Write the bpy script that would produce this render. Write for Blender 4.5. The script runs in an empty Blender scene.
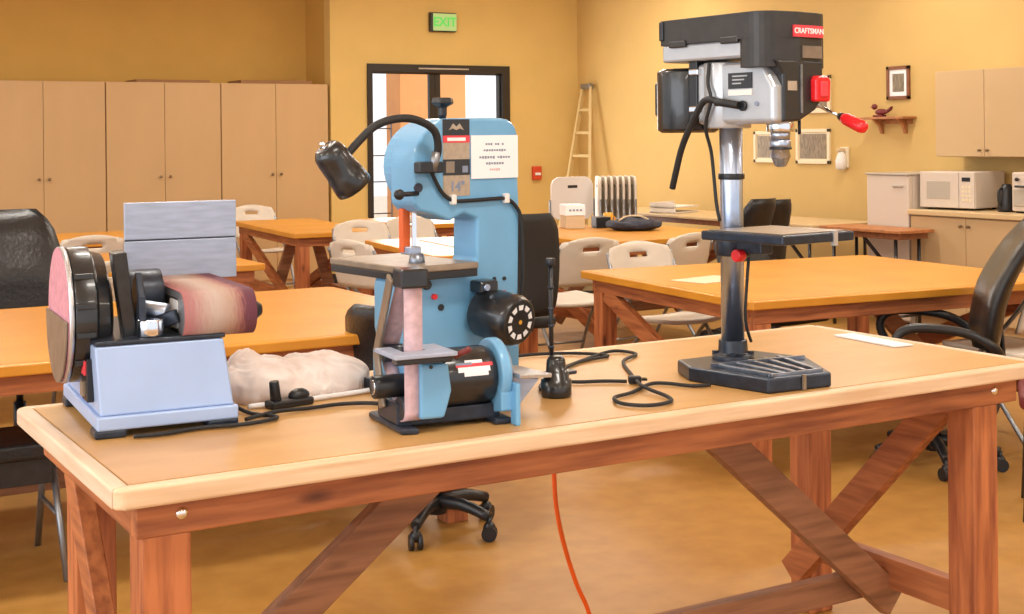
import bpy, bmesh, math, random
from math import sin, cos, pi, radians, atan2, sqrt
from mathutils import Vector, Matrix, noise
random.seed(7)
SC = bpy.context.scene
COL = SC.collection
MATS = {}

# ------------------------------------------------------------------ materials
def mat(name, col, rough=0.5, metal=0.0, var=0.0, scale=8.0, stretch=(1, 1, 1), col2=None, bump=0.0, coat=0.0, spec=0.5,
        emit=0.0, detail=4.0, lo=0.35, hi=0.65):
    m = bpy.data.materials.new(name); m.use_nodes = True
    nt = m.node_tree; b = nt.nodes['Principled BSDF']
    b.inputs['Base Color'].default_value = (*col, 1)
    b.inputs['Roughness'].default_value = rough
    b.inputs['Metallic'].default_value = metal
    b.inputs['Specular IOR Level'].default_value = spec
    b.inputs['Coat Weight'].default_value = coat
    if emit > 0:
        b.inputs['Emission Color'].default_value = (*col, 1); b.inputs['Emission Strength'].default_value = emit
    if var > 0 or col2 or bump > 0:
        tc = nt.nodes.new('ShaderNodeTexCoord'); mp = nt.nodes.new('ShaderNodeMapping')
        mp.inputs['Scale'].default_value = stretch
        nt.links.new(tc.outputs['Object'], mp.inputs['Vector'])
        nz = nt.nodes.new('ShaderNodeTexNoise'); nz.inputs['Scale'].default_value = scale; nz.inputs['Detail'].default_value = detail
        nt.links.new(mp.outputs[0], nz.inputs['Vector'])
        cr = nt.nodes.new('ShaderNodeValToRGB')
        c2 = col2 if col2 else tuple(c * (1 - var) for c in col)
        cr.color_ramp.elements[0].position = lo; cr.color_ramp.elements[1].position = hi
        cr.color_ramp.elements[0].color = (*c2, 1); cr.color_ramp.elements[1].color = (*col, 1)
        nt.links.new(nz.outputs['Fac'], cr.inputs[0]); nt.links.new(cr.outputs[0], b.inputs['Base Color'])
        if bump > 0:
            bp = nt.nodes.new('ShaderNodeBump'); bp.inputs['Strength'].default_value = bump; bp.inputs['Distance'].default_value = 0.01
            nt.links.new(nz.outputs['Fac'], bp.inputs['Height']); nt.links.new(bp.outputs[0], b.inputs['Normal'])
    MATS[name] = m
    return m

def wood(name, col, dark, axis, rough=0.55, knots=True):
    st = {'x': (1.2, 14, 14), 'y': (14, 1.2, 14), 'z': (14, 14, 1.2)}[axis]
    m = mat(name, col, rough, col2=dark, scale=3.0, stretch=st, bump=0.15, lo=0.3, hi=0.62, detail=6)
    if knots:
        nt = m.node_tree; b = nt.nodes['Principled BSDF']
        tc = nt.nodes.new('ShaderNodeTexCoord'); vo = nt.nodes.new('ShaderNodeTexVoronoi'); vo.inputs['Scale'].default_value = 4.5
        st2 = {'x': (.5, 1.5, 1.5), 'y': (1.5, .5, 1.5), 'z': (1.5, 1.5, .5)}[axis]
        mp = nt.nodes.new('ShaderNodeMapping'); mp.inputs['Scale'].default_value = st2
        nt.links.new(tc.outputs['Object'], mp.inputs['Vector']); nt.links.new(mp.outputs[0], vo.inputs['Vector'])
        cr = nt.nodes.new('ShaderNodeValToRGB'); cr.color_ramp.elements[0].position = .03; cr.color_ramp.elements[1].position = .11
        nt.links.new(vo.outputs['Distance'], cr.inputs[0])
        mx = nt.nodes.new('ShaderNodeMix'); mx.data_type = 'RGBA'
        old = b.inputs['Base Color'].links[0].from_socket
        nt.links.new(cr.outputs[0], mx.inputs[0])
        mx.inputs[6].default_value = (dark[0] * .45, dark[1] * .4, dark[2] * .4, 1)
        nt.links.new(old, mx.inputs[7]); nt.links.new(mx.outputs[2], b.inputs['Base Color'])
    return m

M = MATS
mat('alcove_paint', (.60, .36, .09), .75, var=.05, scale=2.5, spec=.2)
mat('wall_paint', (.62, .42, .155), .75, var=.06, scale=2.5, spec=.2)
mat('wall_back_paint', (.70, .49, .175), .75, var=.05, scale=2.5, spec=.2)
mat('ceiling_paint', (.80, .70, .50), .9, spec=.1)
mat('floor_vinyl', (.45, .23, .052), .42, col2=(.38, .185, .038), scale=9, detail=8)
mat('hardboard', (.60, .345, .125), .34, col2=(.52, .28, .09), scale=5, stretch=(1, 2.5, 1), detail=7, lo=.3, hi=.7)
mat('orange_top', (.68, .30, .032), .34, col2=(.60, .25, .024), scale=4, detail=6)
wood('edge_trim_x', (.78, .56, .36), (.64, .42, .24), 'x', .45, False)
wood('edge_trim_y', (.74, .57, .42), (.60, .44, .30), 'y', .45, False)
wood('red_wood_x', (.46, .155, .05), (.22, .06, .02), 'x')
wood('red_wood_y', (.46, .155, .05), (.22, .06, .02), 'y')
wood('red_wood_z', (.52, .17, .055), (.24, .06, .02), 'z')
wood('grey_brown_wood', (.36, .16, .075), (.20, .085, .04), 'x')
mat('bolt_steel', (.8, .78, .75), .25, 1)
mat('steel', (.46, .54, .70), .34, 1, var=.1, scale=30)
mat('chrome', (.72, .74, .78), .12, 1)
mat('brushed_steel', (.60, .62, .66), .38, .8, var=.12, scale=40, stretch=(1, 8, 1))
mat('black_plastic', (.012, .013, .016), .35)
mat('black_rubber', (.012, .012, .013), .6)
mat('black_paint', (.018, .019, .022), .3, var=.5, scale=30, coat=.3)
mat('dark_iron', (.028, .038, .060), .35, .3, var=.4, scale=40)
mat('bright_iron', (.33, .37, .45), .3, .8, var=.4, scale=25)
mat('blue_paint', (.16, .40, .65), .38, var=.08, scale=12, bump=.03, coat=.2)
mat('pale_blue_metal', (.40, .53, .80), .35, .15, var=.08, scale=6)
mat('pale_blue_side', (.50, .60, .78), .35, .15, var=.1, scale=6)
mat('grey_plate', (.42, .47, .60), .42, .25, var=.16, scale=18, stretch=(1, 6, 6))
mat('tan_iron', (.34, .27, .20), .35, .5, var=.25, scale=20)
mat('pink_abrasive', (.62, .28, .34), .85, var=.2, scale=60)
mat('pale_abrasive', (.66, .46, .50), .85, var=.2, scale=60)
mat('disc_guard', (.26, .20, .15), .45, .4, var=.25, scale=20)
mat('cast_silver', (.50, .52, .55), .32, .5, var=.08, scale=20)
mat('charcoal_plastic', (.028, .025, .023), .42, var=.3, scale=30)
mat('panel_black', (.02, .02, .022), .3)
mat('red_plastic', (.75, .015, .02), .3)
mat('red_label', (.75, .05, .07), .5)
mat('white_ink', (.85, .85, .86), .6)
mat('white_paper', (.86, .87, .90), .7)
mat('grey_ink', (.22, .26, .36), .7)
mat('pink_ink', (.62, .42, .44), .7)
mat('tan_label', (.45, .36, .27), .5, var=.15, scale=80)
mat('silver_label', (.42, .44, .46), .4, .3)
mat('orange_post', (.75, .13, .025), .45)
mat('leather_black', (.014, .014, .015), .32, bump=.25, scale=60, var=.2)
mat('mesh_black', (.02, .019, .017), .7, var=.3, scale=120)
mat('white_plastic', (.68, .60, .50), .5, var=.04, scale=15)
mat('bright_plastic', (.80, .76, .72), .5)
mat('grey_tube', (.28, .29, .31), .35, .8)
mat('cabinet_laminate', (.56, .36, .17), .5, var=.05, scale=3, stretch=(1, 1, .4))
mat('kitchen_laminate', (.54, .37, .19), .5, var=.04, scale=3)
mat('counter_laminate', (.62, .45, .24), .4)
mat('knob_metal', (.25, .17, .10), .35, .8)
mat('door_frame_dark', (.02, .015, .013), .4)
mat('appliance_white', (.64, .55, .46), .4)
mat('appliance_grey', (.45, .40, .33), .35)
mat('cream', (.78, .66, .45), .5)
mat('brown_wood', (.25, .085, .03), .5, var=.3, scale=20)
mat('shelf_wood', (.50, .20, .07), .5, var=.3, scale=20)
mat('maroon', (.16, .02, .02), .6)
mat('photo_dark', (.13, .11, .08), .4, col2=(.30, .24, .16), scale=18, stretch=(1, 6, 1))
mat('photo_sepia', (.32, .24, .14), .4, col2=(.13, .095, .06), scale=22, stretch=(1, 6, .8))
mat('alarm_red', (.6, .06, .02), .4)
mat('yellow_cup', (.75, .38, .04), .4)
mat('navy_cloth', (.03, .035, .06), .7, var=.4, scale=30)
mat('orange_cord', (.95, .13, .01), .45)
mat('exit_green', (.10, .62, .12), .4, emit=.35)
mat('exit_face', (.42, .66, .28), .4, emit=.15)
mat('exterior_orange', (.80, .36, .14), .8, var=.08, scale=3)
mat('exterior_white', (.9, .9, .9), .8)
mat('exterior_ground', (.6, .5, .4), .9, var=.1)
mat('led_white', (1, .95, .86), .5, emit=2.5)
mat('carton', (.60, .45, .28), .8)
mat('ladder_metal', (.58, .42, .18), .6)
mat('cardboard_brown', (.30, .15, .06), .8)
def glass_mat():
    m = bpy.data.materials.new('door_glass'); m.use_nodes = True; nt = m.node_tree
    nt.nodes.remove(nt.nodes['Principled BSDF'])
    out = nt.nodes['Material Output']
    tr = nt.nodes.new('ShaderNodeBsdfTransparent'); gl = nt.nodes.new('ShaderNodeBsdfGlossy'); gl.inputs['Roughness'].default_value = .02
    mx = nt.nodes.new('ShaderNodeMixShader'); fr = nt.nodes.new('ShaderNodeFresnel'); fr.inputs[0].default_value = 1.45
    nt.links.new(fr.outputs[0], mx.inputs[0]); nt.links.new(tr.outputs[0], mx.inputs[1]); nt.links.new(gl.outputs[0], mx.inputs[2])
    nt.links.new(mx.outputs[0], out.inputs[0]); M['door_glass'] = m
glass_mat()

def belt_mat():                       # worn abrasive belt: reddish edges, pale worn middle with clogging streaks
    m = bpy.data.materials.new('sanding_belt'); m.use_nodes = True; nt = m.node_tree; b = nt.nodes['Principled BSDF']
    b.inputs['Roughness'].default_value = .8
    tc = nt.nodes.new('ShaderNodeTexCoord'); sp = nt.nodes.new('ShaderNodeSeparateXYZ'); nt.links.new(tc.outputs['Object'], sp.inputs[0])
    nz = nt.nodes.new('ShaderNodeTexNoise'); nz.inputs['Scale'].default_value = 46; nz.inputs['Detail'].default_value = 8
    mp = nt.nodes.new('ShaderNodeMapping'); mp.inputs['Scale'].default_value = (5, .9, .9)
    nt.links.new(tc.outputs['Object'], mp.inputs[0]); nt.links.new(mp.outputs[0], nz.inputs['Vector'])
    mr = nt.nodes.new('ShaderNodeMapRange'); mr.inputs[1].default_value = .18; mr.inputs[2].default_value = .335
    nt.links.new(sp.outputs['X'], mr.inputs[0])
    ad = nt.nodes.new('ShaderNodeMath'); ad.operation = 'MULTIPLY_ADD'; ad.inputs[1].default_value = .28
    nt.links.new(nz.outputs['Fac'], ad.inputs[0]); nt.links.new(mr.outputs[0], ad.inputs[2])
    cr = nt.nodes.new('ShaderNodeValToRGB'); e = cr.color_ramp.elements
    e[0].position = .08; e[0].color = (.40, .13, .13, 1); e[1].position = 1.12 if False else 1.0; e[1].color = (.16, .05, .08, 1)
    for p_, c_ in ((.24, (.36, .15, .14, 1)), (.40, (.40, .25, .21, 1)), (.58, (.44, .34, .29, 1)), (.78, (.43, .29, .23, 1)), (.92, (.34, .14, .13, 1))):
        x = e.new(p_); x.color = c_
    nt.links.new(ad.outputs[0], cr.inputs[0]); nt.links.new(cr.outputs[0], b.inputs['Base Color']); M['sanding_belt'] = m
belt_mat()

def cloth_mat():
    m = mat('bag_cloth', (.86, .78, .74), .85, col2=(.78, .64, .58), scale=16, bump=.35, detail=8)
cloth_mat()

# ------------------------------------------------------------------ mesh builder
class MB:
    def __init__(s): s.bm = bmesh.new()
    def _x(s, vs, T):
        if T is not None:
            for v in vs: v.co = T @ v.co
    def box(s, x0, x1, y0, y1, z0, z1, T=None):
        vs = [s.bm.verts.new(p) for p in ((x0, y0, z0), (x1, y0, z0), (x1, y1, z0), (x0, y1, z0), (x0, y0, z1), (x1, y0, z1), (x1, y1, z1), (x0, y1, z1))]
        for f in ((0, 3, 2, 1), (4, 5, 6, 7), (0, 1, 5, 4), (1, 2, 6, 5), (2, 3, 7, 6), (3, 0, 4, 7)): s.bm.faces.new([vs[i] for i in f])
        s._x(vs, T); return s
    def hexa(s, pts):
        vs = [s.bm.verts.new(p) for p in pts]
        for f in ((0, 3, 2, 1), (4, 5, 6, 7), (0, 1, 5, 4), (1, 2, 6, 5), (2, 3, 7, 6), (3, 0, 4, 7)): s.bm.faces.new([vs[i] for i in f])
        return s
    def beam(s, p0, p1, w, h, up=(0, 0, 1)):      # bar of section w (sideways) x h (along up)
        p0 = Vector(p0); p1 = Vector(p1); d = (p1 - p0).normalized(); u = Vector(up)
        sd = d.cross(u).normalized(); u = sd.cross(d).normalized()
        pts = []
        for e in (p0, p1):
            for a, b in ((-1, -1), (1, -1), (1, 1), (-1, 1)): pts.append(e + sd * a * w / 2 + u * b * h / 2)
        return s.hexa(pts)
    def prism(s, poly, axis, a, b, T=None):       # poly in the two other axes, extruded a..b along axis
        def P(u, v, t): return {'x': (t, u, v), 'y': (u, t, v), 'z': (u, v, t)}[axis]
        A = [s.bm.verts.new(P(u, v, a)) for u, v in poly]; B = [s.bm.verts.new(P(u, v, b)) for u, v in poly]
        s.bm.faces.new(A); s.bm.faces.new(B[::-1]); n = len(poly)
        for i in range(n): s.bm.faces.new([A[i], B[i], B[(i + 1) % n], A[(i + 1) % n]])
        s._x(A + B, T); return s
    def cyl(s, p0, p1, r0, r1=None, seg=24, caps=True, smooth=True):
        r1 = r0 if r1 is None else r1
        return s.lathe_axis(p0, p1, [(0, r0), (1, r1)], seg, caps, smooth)
    def lathe_axis(s, p0, p1, prof, seg=24, caps=True, smooth=True):   # prof: (t along p0->p1, radius)
        p0 = Vector(p0); p1 = Vector(p1); d = (p1 - p0); dn = d.normalized()
        a = dn.orthogonal().normalized(); b = dn.cross(a); rings = []
        for t, r in prof:
            c = p0 + d * t
            rings.append([s.bm.verts.new(c + (a * cos(2 * pi * i / seg) + b * sin(2 * pi * i / seg)) * max(r, 1e-5)) for i in range(seg)])
        for A, B in zip(rings, rings[1:]):
            for i in range(seg):
                f = s.bm.faces.new([A[i], A[(i + 1) % seg], B[(i + 1) % seg], B[i]]); f.smooth = smooth
        if caps:
            s.bm.faces.new(rings[0][::-1]); s.bm.faces.new(rings[-1])
        return s
    def tube(s, pts, r, seg=10, closed=False, resample=6, flat=1.0):
        P = catmull(pts, resample, closed) if resample else [Vector(p) for p in pts]
        n = len(P); rings = []; prev = None
        for i in range(n):
            if closed: d = P[(i + 1) % n] - P[i - 1]
            else: d = P[min(i + 1, n - 1)] - P[max(i - 1, 0)]
            d = d.normalized()
            if prev is None:
                a = d.orthogonal().normalized()
                if abs(d.z) < .9: a = (Vector((0, 0, 1)) - d * d.z).normalized()
            else: a = (prev - d * prev.dot(d)).normalized()
            prev = a; b = d.cross(a)
            rr = r(i / (n - 1)) if callable(r) else r
            rings.append([s.bm.verts.new(P[i] + a * cos(2 * pi * k / seg) * rr * flat + b * sin(2 * pi * k / seg) * rr) for k in range(seg)])
        m = n if closed else n - 1
        for i in range(m):
            A = rings[i]; B = rings[(i + 1) % n]
            for k in range(seg):
                f = s.bm.faces.new([A[k], A[(k + 1) % seg], B[(k + 1) % seg], B[k]]); f.smooth = True
        if not closed: s.bm.faces.new(rings[0][::-1]); s.bm.faces.new(rings[-1])
        return s
    def ball(s, c, r, sx=1, sy=1, sz=1, seg=16):
        g = bmesh.ops.create_uvsphere(s.bm, u_segments=seg, v_segments=max(6, seg // 2), radius=r)
        for v in g['verts']: v.co = Vector((v.co.x * sx, v.co.y * sy, v.co.z * sz)) + Vector(c)
        for v in g['verts']:
            for f in v.link_faces: f.smooth = True
        return s
    def build(s, name, m, parent=None, bevel=0.0, seg=2, loc=None, rz=0.0, solid=0.0, subsurf=0):
        bmesh.ops.recalc_face_normals(s.bm, faces=s.bm.faces)
        me = bpy.data.meshes.new(name); s.bm.to_mesh(me); s.bm.free()
        me.materials.append(M[m] if isinstance(m, str) else m)
        o = bpy.data.objects.new(name, me); COL.objects.link(o)
        if parent is not None: o.parent = parent
        if loc is not None: o.location = loc
        o.rotation_euler = (0, 0, rz)
        if solid:
            md = o.modifiers.new('solid', 'SOLIDIFY'); md.thickness = solid; md.offset = 0
        if bevel:
            md = o.modifiers.new('bevel', 'BEVEL'); md.width = bevel; md.segments = seg; md.limit_method = 'ANGLE'; md.angle_limit = radians(40); md.harden_normals = False
        if subsurf:
            md = o.modifiers.new('sub', 'SUBSURF'); md.levels = subsurf; md.render_levels = subsurf
        return o

def catmull(pts, k=6, closed=False):
    P = [Vector(p) for p in pts]; n = len(P); out = []
    rng = range(n) if closed else range(n - 1)
    for i in rng:
        if closed: a, b, c, d = P[i - 1], P[i], P[(i + 1) % n], P[(i + 2) % n]
        else: a, b, c, d = P[max(i - 1, 0)], P[i], P[i + 1], P[min(i + 2, n - 1)]
        for j in range(k):
            t = j / k
            out.append(.5 * ((2 * b) + (c - a) * t + (2 * a - 5 * b + 4 * c - d) * t * t + (3 * b - a - 3 * c + d) * t ** 3))
    if not closed: out.append(P[-1])
    return out

def arc(cx, cy, r, a0, a1, n=8):
    return [(cx + r * cos(radians(a0 + (a1 - a0) * i / n)), cy + r * sin(radians(a0 + (a1 - a0) * i / n))) for i in range(n + 1)]

def rrect(x0, x1, y0, y1, r, n=5):
    return (arc(x1 - r, y1 - r, r, 0, 90, n) + arc(x0 + r, y1 - r, r, 90, 180, n) + arc(x0 + r, y0 + r, r, 180, 270, n) + arc(x1 - r, y0 + r, r, 270, 360, n))

def tag(o, label, cat, group=None):
    o['label'] = label; o['category'] = cat
    if group: o['group'] = group
    return o
def struct(o): o['kind'] = 'structure'; return o
def empty(name, loc=(0, 0, 0), rz=0.0):
    o = bpy.data.objects.new(name, None); COL.objects.link(o); o.location = loc; o.rotation_euler = (0, 0, rz); o.empty_display_size = .05
    return o
def thing(name, label, cat, loc=(0, 0, 0), deg=0.0, group=None):
    return tag(empty(name, loc, radians(deg)), label, cat, group)
def kids(o): return [c for c in bpy.data.objects if c.parent == o]
def copy_tree(o, parent=None):
    c = o.copy(); COL.objects.link(c)
    if parent: c.parent = parent
    for ch in kids(o): copy_tree(ch, c)
    return c
def text(name, body, size, m, parent, Mx, thick=.0004, bold=0.0):
    cu = bpy.data.curves.new(name, 'FONT'); cu.body = body; cu.size = size; cu.align_x = 'CENTER'; cu.align_y = 'CENTER'; cu.extrude = thick; cu.offset = bold
    t = bpy.data.objects.new('tmp', cu); COL.objects.link(t)
    dg = bpy.context.evaluated_depsgraph_get(); me = bpy.data.meshes.new_from_object(t.evaluated_get(dg))
    bpy.data.objects.remove(t); me.transform(Mx); me.name = name
    me.materials.clear(); me.materials.append(M[m])
    o = bpy.data.objects.new(name, me); COL.objects.link(o); o.parent = parent
    return o
def facing(origin, right, up=(0, 0, 1)):          # matrix that lays text (x right, y up) on a face
    r = Vector(right).normalized(); u = Vector(up).normalized(); n = r.cross(u)
    return Matrix(((r.x, u.x, n.x, origin[0]), (r.y, u.y, n.y, origin[1]), (r.z, u.z, n.z, origin[2]), (0, 0, 0, 1)))

# ------------------------------------------------------------------ camera
YAW, PIT, ROLL = 0.5328, 0.0005, -0.0099
F = 1362.69; PPY = 138.59
fw = Vector((sin(YAW) * cos(PIT), cos(YAW) * cos(PIT), -sin(PIT))); rt = Vector((cos(YAW), -sin(YAW), 0)); up = rt.cross(fw)
r2 = rt * cos(ROLL) + up * sin(ROLL); u2 = -rt * sin(ROLL) + up * cos(ROLL)
cd = bpy.data.cameras.new('camera'); cam = bpy.data.objects.new('camera', cd); COL.objects.link(cam)
cam.matrix_world = Matrix(((r2.x, u2.x, -fw.x, -.5997), (r2.y, u2.y, -fw.y, -2.388), (r2.z, u2.z, -fw.z, 1.4662), (0, 0, 0, 1)))
cd.sensor_width = 36; cd.lens = 36 * F / 1024; cd.shift_y = -(307 - PPY) / 1024; cd.clip_start = .05; cd.clip_end = 200
SC.camera = cam

# ------------------------------------------------------------------ room
XR, YB, YA, ZC = 7.87, 10.5, 11.15, 3.3
XJ = 4.86
XL, YF = -5.0, -6.5
struct(MB().box(XL, XR + .15, YF, YA + .15, -.06, 0).build('floor', 'floor_vinyl'))
struct(MB().box(XL, XR + .15, YF, YA + .15, ZC, ZC + .1).build('ceiling', 'ceiling_paint'))
struct(MB().box(XR, XR + .15, YF, YB + .15, 0, ZC).build('wall_right', 'wall_paint'))
DX0, DX1, DZ = 5.265, 6.965, 2.25
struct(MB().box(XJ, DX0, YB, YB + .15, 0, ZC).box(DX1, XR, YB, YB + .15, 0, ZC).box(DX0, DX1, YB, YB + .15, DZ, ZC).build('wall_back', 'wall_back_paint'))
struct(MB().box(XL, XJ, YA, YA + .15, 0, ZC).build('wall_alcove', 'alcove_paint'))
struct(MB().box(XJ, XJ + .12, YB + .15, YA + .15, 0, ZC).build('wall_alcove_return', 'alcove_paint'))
struct(MB().box(XR - .012, XR, YF, YB, 0, .1).build('baseboard_right', 'black_rubber'))
struct(MB().box(DX1 + .01, XR - .012, YB - .012, YB, 0, .1).box(XJ, DX0 - .01, YB - .012, YB, 0, .1).build('baseboard_back', 'black_rubber'))

# double glass door
d1 = empty('door_1'); struct(d1)
fr = .055
mb = MB().box(DX0, DX0 + fr, YB - .03, YB + .12, 0, DZ).box(DX1 - fr - .04, DX1, YB - .03, YB + .12, 0, DZ).box(DX0 + fr, DX1 - fr - .04, YB - .03, YB + .12, DZ - .085, DZ)
mb.build('door_frame', 'door_frame_dark', d1, .004)
MB().box(5.85, 6.45, YB - .036, YB - .030, DZ - .05, DZ - .035).build('header_strip', 'appliance_grey', d1)
mid = 6.065
for i, (x0, x1) in enumerate(((DX0 + fr + .003, mid - .003), (mid + .003, DX1 - fr - .043))):
    st = .062
    z1 = DZ - .088
    mb = MB().box(x0, x0 + (st if i else .012), YB + .02, YB + .065, .01, z1).box(x1 - (.012 if i else st), x1, YB + .02, YB + .065, .01, z1).box(x0, x1, YB + .02, YB + .065, z1 - .012, z1).box(x0, x1, YB + .02, YB + .065, .01, .25)
    lf = mb.build('door_leaf', 'door_frame_dark', d1)
    MB().box(x0 + .01, x1 - .01, YB + .038, YB + .044, .2, z1 - .01).build('pane', 'door_glass', lf)
    xx = x1 - .05 if i == 0 else x0 + .05
    MB().tube([(xx, YB + .02, .95), (xx, YB - .04, .97), (xx, YB - .04, 1.2), (xx, YB + .02, 1.22)], .01).build('door_handle', 'steel', lf)
# outside the door
struct(MB().box(-2, 16, YA + .3, 30, -.12, -.02).build('ground_outside', 'exterior_ground'))
t = thing('masonry_column', 'orange masonry pillar outside behind the glass double door', 'pillar', (7.32, 13.2, -.02))
MB().box(-.47, .47, -.2, .2, 0, 3.6).build('shaft', 'exterior_orange', t, .01)
MB().box(-.52, .52, -.25, .25, 0, .25).build('plinth', 'exterior_orange', t, .01)
t = thing('metal_fence', 'thin wire fence outside behind the left glass door leaf', 'fence', (6.1, 13.25, -.02))
for z in (.55, .95, 1.28, 1.62): MB().cyl((-.6, 0, z), (.75, 0, z), .008, seg=8).build('rail', 'grey_tube', t)
for x in (-.6, .75): MB().cyl((x, 0, 0), (x, 0, 1.7), .016, seg=8).build('post', 'grey_tube', t)

# exit sign
t = thing('exit_sign', 'green exit sign high on the wall above the glass double door', 'sign', (6.15, YB, 2.60))
MB().box(-.165, .145, -.05, 0, 0, .205).build('housing', 'door_frame_dark', t, .006)
MB().box(-.135, .145, -.055, -.049, .012, .195).build('sign_face', 'exit_face', t, .003)
text('sign_text', 'EXIT', .135, 'exit_green', t, facing((.005, -.0565, .102), (1, 0, 0)), .001, .004)
t = thing('fire_alarm', 'small red fire alarm pull box on the wall beside the door', 'alarm', (7.30, YB, 1.0))
MB().box(-.055, .055, -.045, 0, 0, .15).build('housing', 'alarm_red', t, .008)
MB().box(-.035, .035, -.058, -.045, .05, .08).build('pull_bar', 'white_ink', t, .004)

# ------------------------------------------------------------------ tall cabinets
def knob(p, d, m, parent, r=.014, L=.03, name='knob'):
    p = Vector(p); d = Vector(d)
    return MB().lathe_axis(p, p + d * L, [(0, r * .5), (.4, r * .45), (.55, r), (.9, r), (1, r * .6)], 12).build(name, m, parent)
cabs = [(1.47, 2.592, 'leftmost tall tan storage cabinet with double doors, cut by the photo edge'),
        (2.596, 3.70, 'middle tall tan storage cabinet with double doors along the back wall'),
        (3.704, 4.825, 'rightmost tall tan storage cabinet with double doors, beside the alcove corner')]
for x0, x1, lb in cabs:
    t = thing('storage_cabinet', lb, 'cabinet', ((x0 + x1) / 2, YB - .02, 0), 0, 'tall cabinets in the alcove')
    w = (x1 - x0) / 2
    MB().box(-w, w, .02, .62, 0, 2.03).build('body', 'cabinet_laminate', t, .002)
    for s in (-1, 1):
        a, b = (-w + .004, -.002) if s < 0 else (.002, w - .004)
        d = MB().box(a, b, 0, .02, .08, 2.022).build('door', 'cabinet_laminate', t, .002)
        knob((s * .045, 0, 1.13), (0, -1, 0), 'knob_metal', d)
for x0, x1, z, lb in ((2.9, 3.62, .028, 'brown flat board lying on top of the middle tall cabinet'), (3.93, 4.68, .035, 'brown flat board lying on top of the rightmost tall cabinet')):
    o = MB().box(-(x1 - x0) / 2, (x1 - x0) / 2, -.2, .2, 0, z).build('flat_board', 'cardboard_brown', None, .004, loc=((x0 + x1) / 2, YB + .25, 2.031)); tag(o, lb, 'board', 'boards on the cabinets')

# ------------------------------------------------------------------ kitchen corner on the right wall (faces -X)
XF = 7.25
for i, (y0, y1, lb) in enumerate(((3.93, 4.985, 'tan base cabinet under the counter nearest the white refrigerator'), (2.87, 3.925, 'tan base cabinet under the far right end of the counter'))):
    t = thing('base_cabinet', lb, 'cabinet', (XF, (y0 + y1) / 2, 0), 0, 'kitchen base cabinets')
    w = (y1 - y0) / 2
    MB().box(.02, .60, -w, w, .09, .855).box(.06, .60, -w, w, 0, .09).build('body', 'kitchen_laminate', t)
    for s in (-1, 1):
        a, b = (-w + .004, -.002) if s < 0 else (.002, w - .004)
        d = MB().box(0, .02, a, b, .1, .848).build('door', 'kitchen_laminate', t, .002)
        knob((0, s * .035, .79), (-1, 0, 0), 'knob_metal', d, .012)
tag(MB().box(XF - .025, XR - .001, 2.85, 4.995, .857, .895).build('countertop', 'counter_laminate', None, .006), 'pale tan countertop running under the microwave along the right wall', 'countertop')
for y0, y1, lb in ((4.07, 5.005, 'tan wall cabinet with two knobs hanging above the microwave'), (3.13, 4.065, 'tan wall cabinet at the right photo edge above the counter')):
    t = thing('wall_cabinet', lb, 'cabinet', (7.55, (y0 + y1) / 2, 1.29), 0, 'kitchen wall cabinets')
    w = (y1 - y0) / 2
    MB().box(.02, .318, -w, w, 0, .655).build('body', 'kitchen_laminate', t)
    for s in (-1, 1):
        a, b = (-w + .004, -.002) if s < 0 else (.002, w - .004)
        d = MB().box(0, .02, a, b, .004, .651).build('door', 'kitchen_laminate', t, .002)
        knob((0, s * .035, .05), (-1, 0, 0), 'knob_metal', d, .011)
t = thing('microwave', 'white microwave on the tan countertop, window and keypad facing out', 'microwave', (7.36, 4.73, .896), 8)
MB().box(0.012, .40, -.235, .235, .015, .285).build('body', 'appliance_white', t, .006)
d = MB().box(0, .014, -.10, .232, .018, .282).build('door', 'appliance_white', t, .004)
MB().box(-.004, .001, -.03, .17, .085, .215).build('window_panel', 'appliance_grey', d, .002)
p = MB().box(0, .014, -.232, -.104, .018, .282).build('control_panel', 'appliance_white', t, .004)
MB().box(-.003, .001, -.2, -.13, .215, .245).build('display', 'black_plastic', p, .001)
for r in range(4):
    for k in range(3): MB().box(-.003, .001, -.205 + k * .028, -.187 + k * .028, .07 + r * .032, .088 + r * .032).build('button', 'cream', p)
for a in (.05, .34):
    for b in (-.18, .18): MB().cyl((a, b, 0), (a, b, .018), .014, seg=12).build('foot', 'black_rubber', t)
t = thing('toaster_oven', 'white kitchen appliance cut by the right photo edge beside the microwave', 'appliance', (7.40, 4.02, .896))
MB().box(0.01, .3, -.16, .16, .012, .29).build('body', 'appliance_white', t, .01)
MB().box(-.002, .012, -.13, .14, .05, .17).build('door', 'appliance_grey', t, .004)
MB().cyl((-.016, -.1, .19), (-.016, .11, .19), .008, seg=8).build('handle', 'black_plastic', t)
for b in (-.1, .1): knob((.01, b, .24), (-1, 0, 0), 'black_plastic', t, .014)
MB().box(.03, .28, -.14, .14, 0, .014).build('base', 'black_rubber', t)
t = thing('kitchen_kettle', 'dark appliance standing between the microwave and the white oven', 'kettle', (7.5, 4.30, .896))
MB().lathe_axis((0, 0, 0), (0, 0, .2), [(0, .06), (.1, .065), (.8, .05), (1, .03)], 20).build('body', 'black_plastic', t)
MB().tube([(-.05, 0, .17), (-.085, 0, .15), (-.085, 0, .07), (-.058, 0, .04)], .008).build('handle', 'black_plastic', t)
t = thing('refrigerator', 'white compact refrigerator standing between wall table and counter', 'refrigerator', (7.25, 5.22, 0))
MB().box(.05, .60, -.215, .215, .02, 1.15).build('body', 'appliance_white', t, .008)
d = MB().box(0, .048, -.215, .215, .04, 1.15).build('door', 'appliance_white', t, .01)
MB().box(-.012, .002, -.17, -.06, 1.06, 1.075).build('handle', 'appliance_grey', d, .003)
MB().box(-.01, .61, -.225, .225, 1.15, 1.165).build('top_cover', 'appliance_grey', t, .004)
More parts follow.
